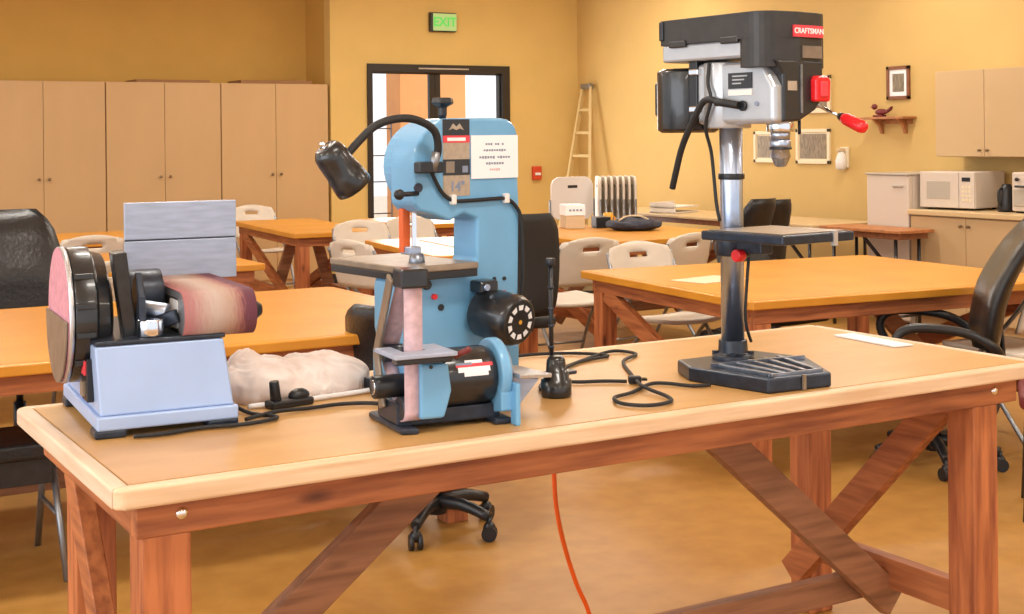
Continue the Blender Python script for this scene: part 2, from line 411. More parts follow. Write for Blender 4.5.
for a in (.08, .55):
    for b in (-.17, .17): MB().cyl((a, b, 0), (a, b, .03), .02, seg=10).build('foot', 'black_rubber', t)

# wall pictures, shelf
def picture(y, z, w, h, lb, fm, mw, pm, matw, group='framed pictures on the right wall', mm='white_ink'):
    t = thing('framed_picture', lb, 'picture', (XR, y, z), 0, group)
    mb = MB()
    mb.box(-.022, 0, -w / 2, w / 2, h / 2 - mw, h / 2).box(-.022, 0, -w / 2, w / 2, -h / 2, -h / 2 + mw).box(-.022, 0, -w / 2, -w / 2 + mw, -h / 2, h / 2).box(-.022, 0, w / 2 - mw, w / 2, -h / 2, h / 2)
    mb.build('picture_frame', fm, t, .002)
    MB().box(-.010, -.001, -w / 2 + mw, w / 2 - mw, -h / 2 + mw, h / 2 - mw).build('mat_board', mm, t)
    q = mw + matw
    MB().box(-.012, -.009, -w / 2 + q, w / 2 - q, -h / 2 + q, h / 2 - q).build('print', pm, t)
picture(5.675, 1.89, .25, .275, 'dark brown framed picture with white mat above the small shelf', 'brown_wood', .028, 'photo_dark', .035)
picture(6.61, 1.825, .29, .33, 'cream framed sepia picture half hidden by the drill press switch', 'cream', .03, 'photo_sepia', .015, mm='cream')
picture(6.69, 1.365, .43, .31, 'cream framed wide picture right of the drill chuck', 'cream', .03, 'photo_sepia', .015, mm='cream')
picture(7.27, 1.36, .42, .29, 'cream framed picture left of and behind the drill chuck', 'cream', .03, 'photo_sepia', .015, mm='cream')
t = thing('wall_shelf', 'small wooden bracket shelf on the right wall under a framed picture', 'shelf', (XR, 5.73, 1.57))
MB().box(-.16, 0, -.24, .24, .02, .04).build('board', 'shelf_wood', t, .003)
for y in (-.13, .13): MB().prism([(-.12, .02), (0, .02), (0, -.1), (-.02, -.1), (-.05, -.03)], 'y', y - .015, y + .015).build('bracket', 'shelf_wood', t, .003)
MB().box(-.02, 0, -.2, .2, -.02, .02).build('back_rail', 'shelf_wood', t, .002)
t = thing('carved_bird', 'small dark red carved bird figurine sitting on the wall shelf', 'figurine', (XR - .08, 5.83, 1.611))
MB().ball((0, -.03, .04), .035, .8, 1.9, .75).ball((0, .045, .085), .025).build('body', 'maroon', t)
MB().lathe_axis((0, .065, .088), (0, .10, .08), [(0, .01), (1, .002)], 8).build('beak', 'shelf_wood', t)
MB().box(-.03, .03, -.06, .04, 0, .016).build('base', 'maroon', t, .004)
MB().prism([(-.09, .05), (-.15, .085), (-.14, .055), (-.09, .03)], 'x', -.015, .015).build('tail', 'maroon', t, .003)
t = thing('soap_dispenser', 'small white dispenser on the wall between pictures and refrigerator', 'dispenser', (XR, 6.30, 1.16))
MB().lathe_axis((-.05, 0, 0), (-.05, 0, .16), [(0, .02), (.08, .045), (.5, .05), (.8, .035), (1, .02)], 16).build('bottle', 'bright_plastic', t)
MB().box(-.02, 0, -.05, .05, .02, .2).build('backplate', 'cream', t, .004)
MB().box(-.09, -.0, -.02, .02, .16, .19).build('nozzle', 'carton', t, .006)

# ladder leaning in the corner
t = thing('ladder', 'pale aluminium ladder leaning against the wall in the far corner', 'ladder')
f0, f1 = Vector((7.30, 10.15, .0)), Vector((7.50, 9.75, .0)); tp0, tp1 = Vector((7.80, 10.28, 2.02)), Vector((7.80, 10.14, 2.02))
mb = MB().beam(f0, tp0, .03, .05).beam(f1, tp1, .03, .05); mb.build('side_rail', 'ladder_metal', t)
for i in range(1, 8):
    k = i / 8; MB().beam(f0.lerp(tp0, k), f1.lerp(tp1, k), .03, .03).build('rung', 'ladder_metal', t)
MB().box(7.77, 7.83, 10.12, 10.30, 2.0, 2.06).build('top_cap', 'grey_tube', t, .005)

# ------------------------------------------------------------------ workbenches
def bench(name, lb, loc, deg, w, d, h=.86, top='hardboard', group=None, main=False, stretch=True):
    """origin: front-left corner of the top, x along w, y along d"""
    t = thing(name, lb, 'table', (loc[0], loc[1], 0), deg, group)
    th = .036; tr = .035
    MB().box(tr, w - tr, tr, d - tr, h - th, h).build('tabletop', top, t)
    rc = .018
    ex = 'edge_trim_x' if main else 'orange_top'; ey = 'edge_trim_y' if main else 'orange_top'
    MB().prism([(0 + rc, 0), (w - rc, 0), (w, rc), (w - tr, tr), (tr, tr), (0, rc)], 'z', h - th - .002, h).build('edge_trim', ex, t, .006, 3)
    MB().prism([(0, d - rc), (tr, d - tr), (w - tr, d - tr), (w, d - rc), (w - rc, d), (rc, d)], 'z', h - th - .002, h).build('edge_trim', ex, t, .006, 3)
    for a, b in ((0, tr), (w, w - tr)): MB().prism([(a, rc), (b, tr), (b, d - tr), (a, d - rc)], 'z', h - th - .002, h).build('edge_trim', ey, t, .006, 3)
    o = .052; at = .04; ah = .068; z1 = h - th - .002; z0 = z1 - ah
    MB().box(o, w - o, o, o + at, z0, z1).build('apron', 'red_wood_x', t, .003)
    MB().box(o, w - o, d - o - at, d - o, z0, z1).build('apron', 'red_wood_x', t, .003)
    for x in (o, w - o - at): MB().box(x, x + at, o + at, d - o - at, z0, z1).build('apron', 'red_wood_y', t, .003)
    L = .09
    rx = w - o - .072 - L if main else w - o - .03 - L
    lx = o + .004
    for x in (lx, rx):
        for y in (o + .004, d - o - .004 - L):
            xo = 0 if not main else (.062 if x == rx and y > o + .01 else 0 if x == rx else .045 if y > o + .01 else .008)
            MB().box(x + xo, x + xo + L, y, y + L, 0, z0).build('leg', 'red_wood_z', t, .004)
    if stretch:
        zs = .20; ym = d / 2
        for x in (lx + .025, rx + .02):
            MB().box(x, x + .04, o + .094, d - o - .094, zs - .01, zs + .075).build('cross_stretcher', 'red_wood_y', t, .003)
        MB().box(lx + .065, rx + .02, ym - .02, ym + .02, zs - .06 + .02, zs + .035).build('long_stretcher', 'grey_brown_wood', t, .003)
        # centre diagonals down to the cross stretchers
        MB().box(.82 * w / 2.44, 1.64 * w / 2.44, ym - .02, ym + .02, z0 + .01, z1).build('centre_rail', 'red_wood_x', t, .003)
        MB().beam((w - .90 * w / 2.44, ym - .045, z0 + .03), (rx + .05, ym - .045, zs - .055), .04, .09).build('brace', 'grey_brown_wood', t, .003)
        MB().beam((.92 * w / 2.44, ym - .045, z0 + .03), (lx + .04, ym - .045, zs - .055), .04, .09).build('brace', 'grey_brown_wood', t, .003)
        # end diagonals
        for x in (lx - .0, rx + .0):
            ya, yb = (o + .12, d - o - .06) if x == rx else (d - o - .12, o + .06)
            MB().beam((x + .02 + (.02 if main and x == lx else 0), ya, z0), (x + .02, yb, zs - .07), .04, .085).build('brace', 'red_wood_y', t, .003)
    return t
main_t = bench('workbench', 'large foreground workbench with pale edge trim and reddish legs, carrying the machines', (0, 0), 0, 2.44, .885, main=True)
for x in (.135, 2.30): MB().ball((x, .052, .79), .012, 1, .6, 1).build('bolt', 'bolt_steel', main_t)
G_ = 'orange background workbenches'
HB = .76
def bg(lb, x, y, w, d, deg=0): return bench('workbench', lb, (x, y), deg, w, d, h=HB, top='orange_top', group=G_)
T1 = bg('orange-topped workbench directly behind the belt and disc sander', -.6, 2.15, 2.58, 1.56)
T2 = bg('orange-topped workbench behind the drill press with a paper on it', 3.20, 2.08, 1.88, 1.58, -6)
T5 = bg('orange workbench one row behind the sander, mostly hidden by the grey plate', .3, 5.06, 1.85, 1.35)
T3 = bg('orange cross-braced workbench left of the gooseneck lamp in front of the cabinets', 3.19, 7.30, .72, 1.9, -5)
T4 = bg('orange workbench at far left near the cabinets behind a white chair', .7, 7.45, 1.7, 1.05)
T8 = bg('orange workbench seen through the throat of the blue bandsaw', 3.15, 4.9, .78, 1.5, -8)
T7 = bg('orange workbench carrying the white box and dark bag', 4.55, 5.2, 1.35, 1.5)
T9 = bg('orange workbench farthest back in front of the glass door', 4.35, 7.65, 1.05, 1.1)

# long folding table along the right wall
def wall_table(lb, x, y, w, d, top):
    t = thing('folding_table', lb, 'table', (x, y, 0))
    MB().box(0, w, 0, d, HB - .025, HB).build('tabletop', top, t, .006)
    MB().box(.03, w - .03, .04, d - .04, HB - .07, HB - .026).build('apron', 'brown_wood', t, .003)
    for yy in (.10, d - .10):
        for xx in (.06, w - .06): MB().cyl((xx, yy, 0), (xx, yy, HB - .06), .014, seg=10).build('leg', 'black_paint', t)
        MB().cyl((.06, yy, .12), (w - .06, yy, .12), .01, seg=8).build('crossbar', 'black_paint', t)
    MB().beam((.06, .10, HB - .35), (.06, .42, HB - .07), .02, .02).build('brace', 'black_paint', t)
wall_table('long tan-topped folding table with dark frame running along the right wall', 6.83, 5.60, .72, 3.1, 'counter_laminate')
wall_table('short reddish-topped table with black legs in front of the white refrigerator', 6.86, 4.72, .36, .84, 'shelf_wood')

# ------------------------------------------------------------------ folding chairs
def folding_chair(lb, loc, deg, group='white folding chairs around the benches'):
    """faces +Y, back at -Y"""
    t = thing('folding_chair', lb, 'chair', (loc[0], loc[1], loc[2] if len(loc) > 2 else 0), deg, group)
    mb = MB(); nx, nz = 14, 10; W = .225; vv = {}
    for j in range(nz + 1):
        z = .56 + .30 * j / nz; k = j / nz
        w = W * (1 - .0 * k) if k < .6 else W * sqrt(max(0, 1 - ((k - .6) / .4) ** 2 * .45))
        for i in range(nx + 1):
            a = -1 + 2 * i / nx
            vv[i, j] = mb.bm.verts.new((a * w, -.20 - .10 * k - .03 * (1 - a * a), z + (0 if j < nz else -.03 * a * a)))
    for j in range(nz):
        for i in range(nx):
            if j == 7 and 4 < i < 9: continue
            f = mb.bm.faces.new([vv[i, j], vv[i + 1, j], vv[i + 1, j + 1], vv[i, j + 1]]); f.smooth = True
    mb.build('backrest', 'white_plastic', t, solid=.014)
    mb = MB(); vv = {}
    for j in range(9):
        for i in range(9):
            a = -1 + 2 * i / 8; b = -1 + 2 * j / 8
            r = max(abs(a), abs(b)); s_ = 1 if r < .99 else 1 - .10 * (min(abs(a), abs(b))) ** 4
            vv[i, j] = mb.bm.verts.new((a * s_ * .21, .04 + b * s_ * .21, .445 + .012 * (a * a) + .01 * b))
    for j in range(8):
        for i in range(8):
            f = mb.bm.faces.new([vv[i, j], vv[i + 1, j], vv[i + 1, j + 1], vv[i, j + 1]]); f.smooth = True
    mb.build('seat', 'white_plastic', t, solid=.022)
    for s in (-1, 1):
        MB().tube([(s * .225, .27, .01), (s * .225, .10, .34), (s * .225, -.12, .62 - .06), (s * .222, -.24, .70), (s * .215, -.29, .80)], .011, 8, resample=3).build('front_leg', 'grey_tube', t)
        MB().tube([(s * .205, -.27, .01), (s * .205, -.05, .30), (s * .205, .08, .43)], .011, 8, resample=3).build('rear_leg', 'grey_tube', t)
    MB().cyl((-.225, .20, .15), (.225, .20, .15), .008, seg=8).build('crossbar', 'grey_tube', t)
    MB().cyl((-.205, -.21, .09), (.205, -.21, .09), .008, seg=8).build('crossbar', 'grey_tube', t)
    return t
FC = [('white folding chair with dark handle slot tucked behind the bench that carries a paper', 4.02, 3.74, 178),
      ('white folding chair back nearest the drill press column beyond the bench', 4.66, 4.72, 12),
      ('wide white folding chair back beside the black mesh chair', 4.02, 4.78, -4),
      ('white folding chair against the cabinets behind the cross-braced bench', 3.80, 9.62, 180),
      ('white folding chair facing the far left bench near the cabinets', 1.56, 6.98, 0),
      ('white folding chair right behind the disc sander, back arch just visible', 1.22, 4.98, 0),
      ('white folding chair in front of the glass door, left of the blue bandsaw head', 4.18, 7.0, 185),
      ('white folding chair next to the cross-braced bench, left of the door chair', 3.60, 6.74, 176),
      ('white folding chair turned sideways behind the far end of the bandsaw table', 3.04, 5.33, -75),
            ('white folding chair partly hidden by the black leather armchair', 4.68, 1.97, 4)]
for lb, x, y, a in FC: folding_chair(lb, (x, y), a)

# chairs stored upright and folded on a cart
CX, CY, CA = 6.30, 7.76, -33
t = thing('chair_cart', 'dark metal cart holding the upright folded chairs near the corner', 'cart', (CX, CY, 0), CA)
MB().box(-.50, .42, -.25, .25, .09, .115).build('platform', 'black_paint', t, .004)
for x in (-.40, .36):
    for y in (-.18, .18): MB().cyl((x, y - .015, .042), (x, y + .015, .042), .042, seg=14).cyl((x, y, .05), (x, y, .09), .012, seg=8).build('caster', 'black_rubber', t)
MB().box(.38, .40, -.2, .2, .115, .72).build('end_frame', 'black_paint', t)
def folded_chair(lb, loc, deg, m='white_plastic'):
    t = thing('folded_chair', lb, 'chair', loc, deg, 'folded chairs stored on the cart')
    MB().prism(rrect(-.22, .22, .62, 1.0, .09), 'x', -.010, .010).build('backrest', m, t, .004)
    MB().prism(rrect(-.205, .205, .16, .56, .05), 'x', -.012, .012).build('seat', m, t, .004)
    for s in (-1, 1): MB().cyl((0, s * .232, 0), (0, s * .232, .8), .009, seg=8).build('leg', 'grey_tube', t)
    MB().box(-.0115, .0115, -.05, .05, .90, .925).build('handle_slot', 'black_plastic', t)
    return t
for i in range(8):
    k = -.02 + (i - 1) * .052
    if i == 0: folded_chair('bright white folded chair at the left front of the cart, broad side showing', (CX - .29, CY + .02, .116), CA - 58, 'bright_plastic')
    else: folded_chair('white folding chair stored folded and upright on the cart, narrow edge showing', (CX + k * cos(radians(CA)), CY + k * sin(radians(CA)), .116), CA + 4)

# ------------------------------------------------------------------ office chairs
def office_chair(lb, loc, deg, back='leather', arms=True, zs=.47, zb0=.52, zb1=1.12, w=.25, tilt=.10, base=True, name='office_chair', br=.275, bd=0):
    """faces +Y"""
    t = thing(name, lb, 'chair', (loc[0], loc[1], 0), deg, 'black office chairs')
    bs = MB().cyl((0, 0, .07), (0, 0, .125), .04, seg=16)
    for k in range(5):
        a = 2 * pi * k / 5 + pi / 2 + radians(bd)
        bs.tube([(0, 0, .11), (br * .5 * cos(a), br * .5 * sin(a), .115), (br * cos(a), br * sin(a), .085)], lambda u: .029 - .010 * u, 8, resample=3)
    bs = bs.build('star_base', 'black_plastic', t)
    for k in range(5):
        a = 2 * pi * k / 5 + pi / 2 + radians(bd); c = Vector((br * cos(a), br * sin(a), .028)); tn = Vector((-sin(a + .5), cos(a + .5), 0))
        MB().cyl(c - tn * .024, c - tn * .008, .028, seg=16).cyl(c + tn * .008, c + tn * .024, .028, seg=16).cyl(c, c + Vector((0, 0, .06)), .009, seg=8).ball(c + Vector((0, 0, .022)), .022).build('caster', 'black_plastic', bs)
    MB().cyl((0, 0, .12), (0, 0, .30), .028, seg=14).cyl((0, 0, .30), (0, 0, zs - .05), .016, seg=14).build('gas_lift', 'black_plastic', t)
    MB().box(-.10, .10, -.13, .10, zs - .065, zs - .04).build('tilt_plate', 'black_plastic', t, .005)
    pm = 'leather_black' if back == 'leather' else 'mesh_black'
    MB().prism(rrect(-w, w, -.22, .25, .09), 'z', zs - .04, zs + (.055 if back == 'leather' else .02)).build('seat', pm, t, .025, 4)
    # backrest: rounded slab, bent backwards
    mb = MB(); nz, nx = 12, 10; F_ = {}; B_ = {}
    th = .045 if back == 'leather' else .018
    for j in range(nz + 1):
        k = j / nz; z = zb0 + (zb1 - zb0) * k
        ww = w * (.86 + .14 * sin(pi * min(1, k * 1.1))) * (1 if k < .82 else sqrt(max(.0, 1 - ((k - .82) / .18) ** 2 * .45)))
        if k < .1: ww *= .86 + 1.4 * k
        yc = -.24 - tilt * k * k - .04 * k + .03 * sin(pi * k)
        for i in range(nx + 1):
            a = -1 + 2 * i / nx
            edge = (1 - abs(a) ** 4) * (1 - (2 * k - 1) ** 6)
            cy = yc + .035 * a * a
            puff = (.012 * abs(sin(k * pi * 3)) if back == 'leather' else 0) * edge
            F_[i, j] = mb.bm.verts.new((a * ww, cy + th * (.25 + .75 * edge) + puff, z)); B_[i, j] = mb.bm.verts.new((a * ww, cy - th * (.25 + .75 * edge), z))
    for j in range(nz):
        for i in range(nx):
            mb.bm.faces.new([F_[i, j], F_[i + 1, j], F_[i + 1, j + 1], F_[i, j + 1]]).smooth = True
            mb.bm.faces.new([B_[i, j], B_[i, j + 1], B_[i + 1, j + 1], B_[i + 1, j]]).smooth = True
    for j in range(nz):
        mb.bm.faces.new([F_[0, j], F_[0, j + 1], B_[0, j + 1], B_[0, j]]).smooth = True; mb.bm.faces.new([F_[nx, j], B_[nx, j], B_[nx, j + 1], F_[nx, j + 1]]).smooth = True
    for i in range(nx):
        mb.bm.faces.new([F_[i, 0], B_[i, 0], B_[i + 1, 0], F_[i + 1, 0]]).smooth = True; mb.bm.faces.new([F_[i, nz], F_[i + 1, nz], B_[i + 1, nz], B_[i, nz]]).smooth = True
    mb.build('backrest', pm, t)
    MB().tube([(0, -.05, zs - .05), (0, -.22, zs - .06), (0, -.29, zs), (0, -.285, zb0 + .1)], .022, 8, flat=.5).build('back_support', 'black_plastic', t)
    if arms:
        for s in (-1, 1):
            MB().tube([(s * (w - .02), .14, zs - .045), (s * (w + .055), .15, zs + .02), (s * (w + .06), .20, zs + .15), (s * (w + .05), .13, zs + .215), (s * (w + .05), -.08, zs + .20), (s * (w + .05), -.20, zs + .14), (s * (w + .01), -.235, zs + .10)], .02, 10).build('armrest', 'black_plastic', t)
    return t
office_chair('black leather office chair with rounded back behind the disc sander', (.60, 4.04), 184, zb1=1.15, w=.27, zb0=.56)
office_chair('black mesh-backed office chair standing right of the blue bandsaw', (3.20, 4.12), -8, back='mesh', arms=False, zb0=.50, zb1=1.06, w=.225, tilt=.02)
office_chair('low black task chair on casters pushed under the foreground bench', (1.73, 2.15), -62, arms=False, zs=.45, zb0=.56, zb1=.87, w=.25, tilt=.02, br=.24, bd=53)
office_chair('black leather armchair seen from its side at the right photo edge', (4.06, 1.86), 50, zs=.43, zb0=.50, zb1=1.10, w=.25, tilt=.20, bd=20)
office_chair('black high-backed chair far behind the drill press table', (5.35, 4.86), 8, arms=False, zb1=1.05, w=.17)
office_chair('narrower black chair right beside the high-backed one behind the drill press table', (5.74, 5.04), -10, arms=False, zb1=1.03, w=.15)
office_chair('black office chair whose low back shows just under the drill table', (4.62, 3.52), 186, back='mesh', arms=False, zb0=.5, zb1=.86, w=.22, zs=.46)
t = thing('shop_stool', 'black seated stool with splayed grey metal legs left of the foreground bench', 'stool', (.26, 2.53, 0))
MB().prism(rrect(-.17, .17, -.17, .17, .05), 'z', .40, .46).build('seat', 'leather_black', t, .015, 3)
MB().box(-.14, .14, -.13, .13, .31, .40).build('seat_frame', 'black_paint', t, .004)
for sx in (-1, 1):
    for sy in (-1, 1): MB().cyl((sx * .15, sy * .05, .40), (sx * .16, sy * .24, 0), .012, seg=10).build('leg', 'grey_tube', t)
    MB().cyl((sx * .155, -.13, .20), (sx * .155, .13, .20), .009, seg=8).build('crossbar', 'grey_tube', t)
t = thing('side_chair', 'dark red padded chair just entering at the right photo edge beside the armchair', 'chair', (3.93, 1.02, 0), 40)
MB().prism(rrect(-.22, .22, -.22, .22, .06), 'z', .42, .48).build('seat', 'maroon', t, .02, 3)
MB().prism(rrect(-.21, .21, .50, .82, .06), 'y', -.25, -.20).build('backrest', 'maroon', t, .018, 3)
for sx in (-.18, .18):
    MB().cyl((sx, .18, .42), (sx, .20, 0), .012, seg=10).build('leg', 'black_paint', t)
    MB().tube([(sx, -.22, 0), (sx, -.19, .42), (sx, -.225, .78)], .012, 10, resample=3).build('leg', 'black_paint', t)

# ------------------------------------------------------------------ items on the background benches
def onbox(name, lb, cat, loc, deg, w, d, h, m, bevel=.004, group=None):
    o = MB().box(-w / 2, w / 2, -d / 2, d / 2, 0, h).build(name, m, None, bevel, loc=loc, rz=radians(deg)); return tag(o, lb, cat, group)
ZT = HB + .0012
t = thing('file_box', 'white box with marked lid band and clear tan front beside the black mesh chair', 'box', (5.18, 6.50, ZT), -20)
MB().box(-.075, .075, -.10, .10, 0, .10).build('body', 'carton', t, .004); l = MB().box(-.08, .08, -.105, .105, .101, .185).build('lid', 'white_paper', t, .004)
for k in range(4): MB().box(-.05 + k * .028, -.032 + k * .028, -.107, -.104, .135, .150).build('mark', 'grey_ink', l)
onbox('supply_crate', 'small black crate between the white box and yellow cup', 'crate', (5.38, 6.40, ZT), -15, .12, .12, .085, 'black_plastic')
t = thing('cup', 'yellow cup standing behind the black crate', 'cup', (5.53, 6.52, ZT))
MB().lathe_axis((0, 0, 0), (0, 0, .105), [(0, .033), (1, .040), (1, .036), (.1, .030)], 20).build('body', 'yellow_cup', t)
MB().tube([(.036, 0, .08), (.06, 0, .07), (.06, 0, .04), (.033, 0, .025)], .005).build('handle', 'yellow_cup', t)
t = thing('duffel_bag', 'dark navy soft bag lying flat on the orange bench behind the white chairs', 'bag', (5.42, 6.02, ZT), -30)
mb = MB(); g = bmesh.ops.create_uvsphere(mb.bm, u_segments=40, v_segments=20, radius=1)
for v in g['verts']:
    n = noise.noise(v.co * 2.2); v.co = Vector((v.co.x * (.21 + .02 * n), v.co.y * (.17 + .02 * n), max(0, .04 + v.co.z * .05 + .02 * n * (v.co.z > 0))))
for f in mb.bm.faces: f.smooth = True
mb.build('body', 'navy_cloth', t)
MB().tube([(-.12, -.06, .075), (-.05, -.02, .105), (.05, -.03, .105), (.12, -.07, .07)], .008).build('strap', 'carton', t)
MB().tube([(-.13, .05, .07), (0, .0, .10), (.12, .06, .07)], .007).build('strap', 'black_rubber', t)
t = thing('paper_tray', 'white stacked trays lying on the wall table below the folded chairs', 'tray', (7.12, 7.75, ZT), 20)
for k in range(2): MB().box(-.2, .2, -.14, .14, k * .05, k * .05 + .012).box(-.2, .2, .13, .14, k * .05, k * .05 + .045).box(-.2, -.19, -.14, .13, k * .05, k * .05 + .045).build('tray_shelf', 'bright_plastic', t)
onbox('paper_sheet', 'white sheet of paper lying on the bench behind the drill press', 'paper', (3.62, 2.88, ZT), 10, .32, .22, .003, 'cream', 0)
onbox('paper_sheet', 'white sheet of paper at the far right edge of the foreground bench', 'paper', (2.335, .52, .8612), 86, .26, .07, .004, 'white_paper', 0)
onbox('paper_sheet', 'white papers on the bench seen through the bandsaw throat', 'paper', (3.76, 5.62, ZT), -8, .34, 1.0, .004, 'white_paper', 0)

# ------------------------------------------------------------------ BELT AND DISC SANDER (large)
H = .8603
S = thing('belt_disc_sander', 'pale blue belt and disc sander at the left end of the foreground bench', 'sander', (.075, .425, H), -4)
for x in (.03, .262):
    for y in (.03, .42): MB().box(x - .035, x + .03, y - .03, y + .03, 0, .018).build('foot', 'dark_iron', S, .005)
MB().box(0, .292, 0, .455, .016, .045).build('base_flange', 'pale_blue_metal', S, .004)
MB().hexa([(.008, .008, .045), (.284, .008, .045), (.284, .445, .045), (.008, .445, .045), (.0, .02, .186), (.266, .02, .186), (.266, .43, .186), (.0, .43, .186)]).build('housing', 'pale_blue_metal', S, .004)
MB().box(.0, .27, .018, .432, .187, .196).build('top_plate', 'dark_iron', S, .003)
sw = MB().box(-.008, .006, .07, .135, .065, .155).build('switch_plate', 'black_plastic', S, .002)
MB().box(-.012, -.006, .08, .125, .12, .15).build('switch_label', 'red_label', sw, .001)
MB().box(-.016, -.006, .09, .112, .075, .108).build('toggle', 'tan_iron', sw, .002)
dc = Vector((-.042, .21, .235))
MB().cyl(dc, dc + Vector((.01, 0, 0)), .146, seg=56).build('disc_plate', 'brushed_steel', S)
MB().cyl(dc - Vector((.002, 0, 0)), dc, .144, seg=56).build('abrasive_disc', 'pink_abrasive', S)
gp = [(dc.y + .145 * cos(a), dc.z + .145 * sin(a)) for a in [radians(180 + 180 * i / 24) for i in range(25)]]
MB().prism(gp, 'x', -.050, -.0455).build('lower_guard', 'disc_guard', S, .002)
MB().lathe_axis(dc + Vector((.012, 0, 0)), dc + Vector((.10, 0, 0)), [(0, .145), (.5, .148), (.55, .135), (.85, .128), (.9, .10), (1, .08)], 40).build('disc_housing', 'black_paint', S, .003)
for z in (-.09, -.03, .03, .09): MB().box(-.028, .012, .21 - sqrt(.148 ** 2 - z * z) - .004, .21 - sqrt(.148 ** 2 - z * z) + .02, .229 + z, .241 + z).build('housing_rib', 'black_paint', S, .002)
MB().beam((.085, .10, .19), (.060, .09, .375), .03, .045, (0, 1, 0)).build('tilt_bracket', 'black_paint', S, .004)
MB().prism([(.04, .19), (.14, .19), (.12, .30), (.09, .33), (.05, .28)], 'x', .095, .11).build('bracket', 'dark_iron', S, .003)
MB().cyl((.10, .22, .265), (.175, .22, .265), .058, seg=28).build('motor', 'dark_iron', S, .004)
MB().cyl((.112, .13, .245), (.165, .10, .235), .022, seg=18).build('tracking_knob', 'steel', S, .002)
MB().beam((.10, .12, .20), (.178, .06, .235), .016, .03).build('tension_lever', 'dark_iron', S, .003)
MB().cyl((.12, .055, .196), (.12, .055, .232), .028, seg=20).build('lock_collar', 'chrome', S, .003)
# belt assembly: loop along y
bx0, bx1 = .18, .335; ry = .048; y0_, y1_ = .05, .47; zc = .238
loop = arc(y0_, zc, ry, 90, 270, 14) + arc(y1_, zc, ry, 270, 450, 14)
mb = MB(); A = [mb.bm.verts.new((bx0, y, z)) for y, z in loop]; B = [mb.bm.verts.new((bx1, y, z)) for y, z in loop]; n = len(loop)
for i in range(n): mb.bm.faces.new([A[i], A[(i + 1) % n], B[(i + 1) % n], B[i]]).smooth = True
mb.build('sanding_belt', 'sanding_belt', S, solid=.0025)
MB().box(bx0 + .004, bx1 - .004, y0_, y1_, zc + .03, zc + .045).build('platen', 'brushed_steel', S)
MB().box(bx0 + .002, bx0 + .03, y0_ + .03, y1_, zc - .04, zc + .03).box(bx0 + .03, bx1 - .02, .15, y1_ - .05, zc - .03, zc + .028).build('belt_frame', 'black_paint', S, .003)
for y, rr in ((y0_, ry - .003), (y1_, ry - .003)):
    MB().cyl((bx0 + .003, y, zc), (bx1 - .003, y, zc), rr, seg=28).build('roller', 'brushed_steel', S)
MB().prism(rrect(.07, .145, .205, .265, .01), 'x', bx0 - .0, bx0 + .002).build('spec_label', 'white_ink', S)
MB().lathe_axis((bx1, y0_, zc), (bx1 + .022, y0_, zc), [(0, .03), (.4, .022), (1, .012)], 18).build('roller_knob', 'black_plastic', S)
# upright grey work table / stop plate
tb = MB().box(.136, .402, .415, .427, .374, .462).box(.136, .402, .415, .427, .275, .371).build('stop_plate', 'grey_plate', S, .002)
MB().box(.138, .400, .4215, .429, .369, .376).build('groove', 'dark_iron', tb)
MB().beam((.17, .45, .20), (.17, .44, .34), .012, .03).beam((.36, .45, .22), (.36, .44, .34), .012, .03).build('plate_bracket', 'black_paint', S)
MB().cyl((.13, .45, .235), (.42, .45, .225), .012, seg=12).build('plate_rod', 'steel', S)

# cloth dust bag
t = thing('dust_bag', 'crumpled pale cloth dust bag lying between the two sanders', 'bag', (.595, .72, H), 6)
mb = MB(); g = bmesh.ops.create_icosphere(mb.bm, subdivisions=6, radius=1)
def lobe(x, y, cx, cy, rx, ry, h):
    q = ((x - cx) / rx) ** 2 + ((y - cy) / ry) ** 2
    return h * max(0, 1 - q) ** .5
for v in g['verts']:
    p = v.co.copy(); an = atan2(p.y, p.x)
    ed = 1 + .10 * noise.noise(Vector((cos(an) * 2, sin(an) * 2, 4))) + .04 * noise.noise(Vector((cos(an) * 7, sin(an) * 7, 1)))
    x = p.x * .215 * ed; y = p.y * .135 * ed
    wp = Vector((x * 9 + 2 * noise.noise(Vector((x * 7, y * 7, 3))), y * 9, 1.3))
    fold = abs(noise.noise(wp)) ; fold2 = abs(noise.noise(wp * 2.3 + Vector((5, 5, 5))))
    h = max(lobe(x, y, -.10, .01, .15, .15, .088), lobe(x, y, .085, .0, .16, .13, .078), lobe(x, y, 0, -.02, .24, .14, .045))
    h = h * (1.0 - .05 + .35 * fold) - .022 * fold2 * (h > .01) + .012
    v.co = Vector((x, y, max(.002, h * (.35 + .65 * max(0, p.z) ** .35)) if p.z > 0 else .001))
for f in mb.bm.faces: f.smooth = True
mb.build('cloth', 'bag_cloth', t)
MB().tube([(-.17, -.145, .007), (-.05, -.155, .007), (.10, -.15, .007), (.17, -.14, .007)], .006, 8).build('drawstring_hem', 'white_ink', t)
t = thing('vacuum_adapter', 'small black plastic hose clamp lying in front of the cloth bag', 'clamp', (.53, .545, H), 10)
MB().box(-.05, .06, -.02, .02, 0, .018).build('body', 'black_plastic', t, .005)
MB().cyl((-.03, 0, .015), (-.035, .0, .062), .013, .011, seg=16).build('post', 'black_plastic', t, .002)
MB().ball((.03, 0, .022), .018, 1.5, 1, .9).build('grip', 'black_plastic', t)

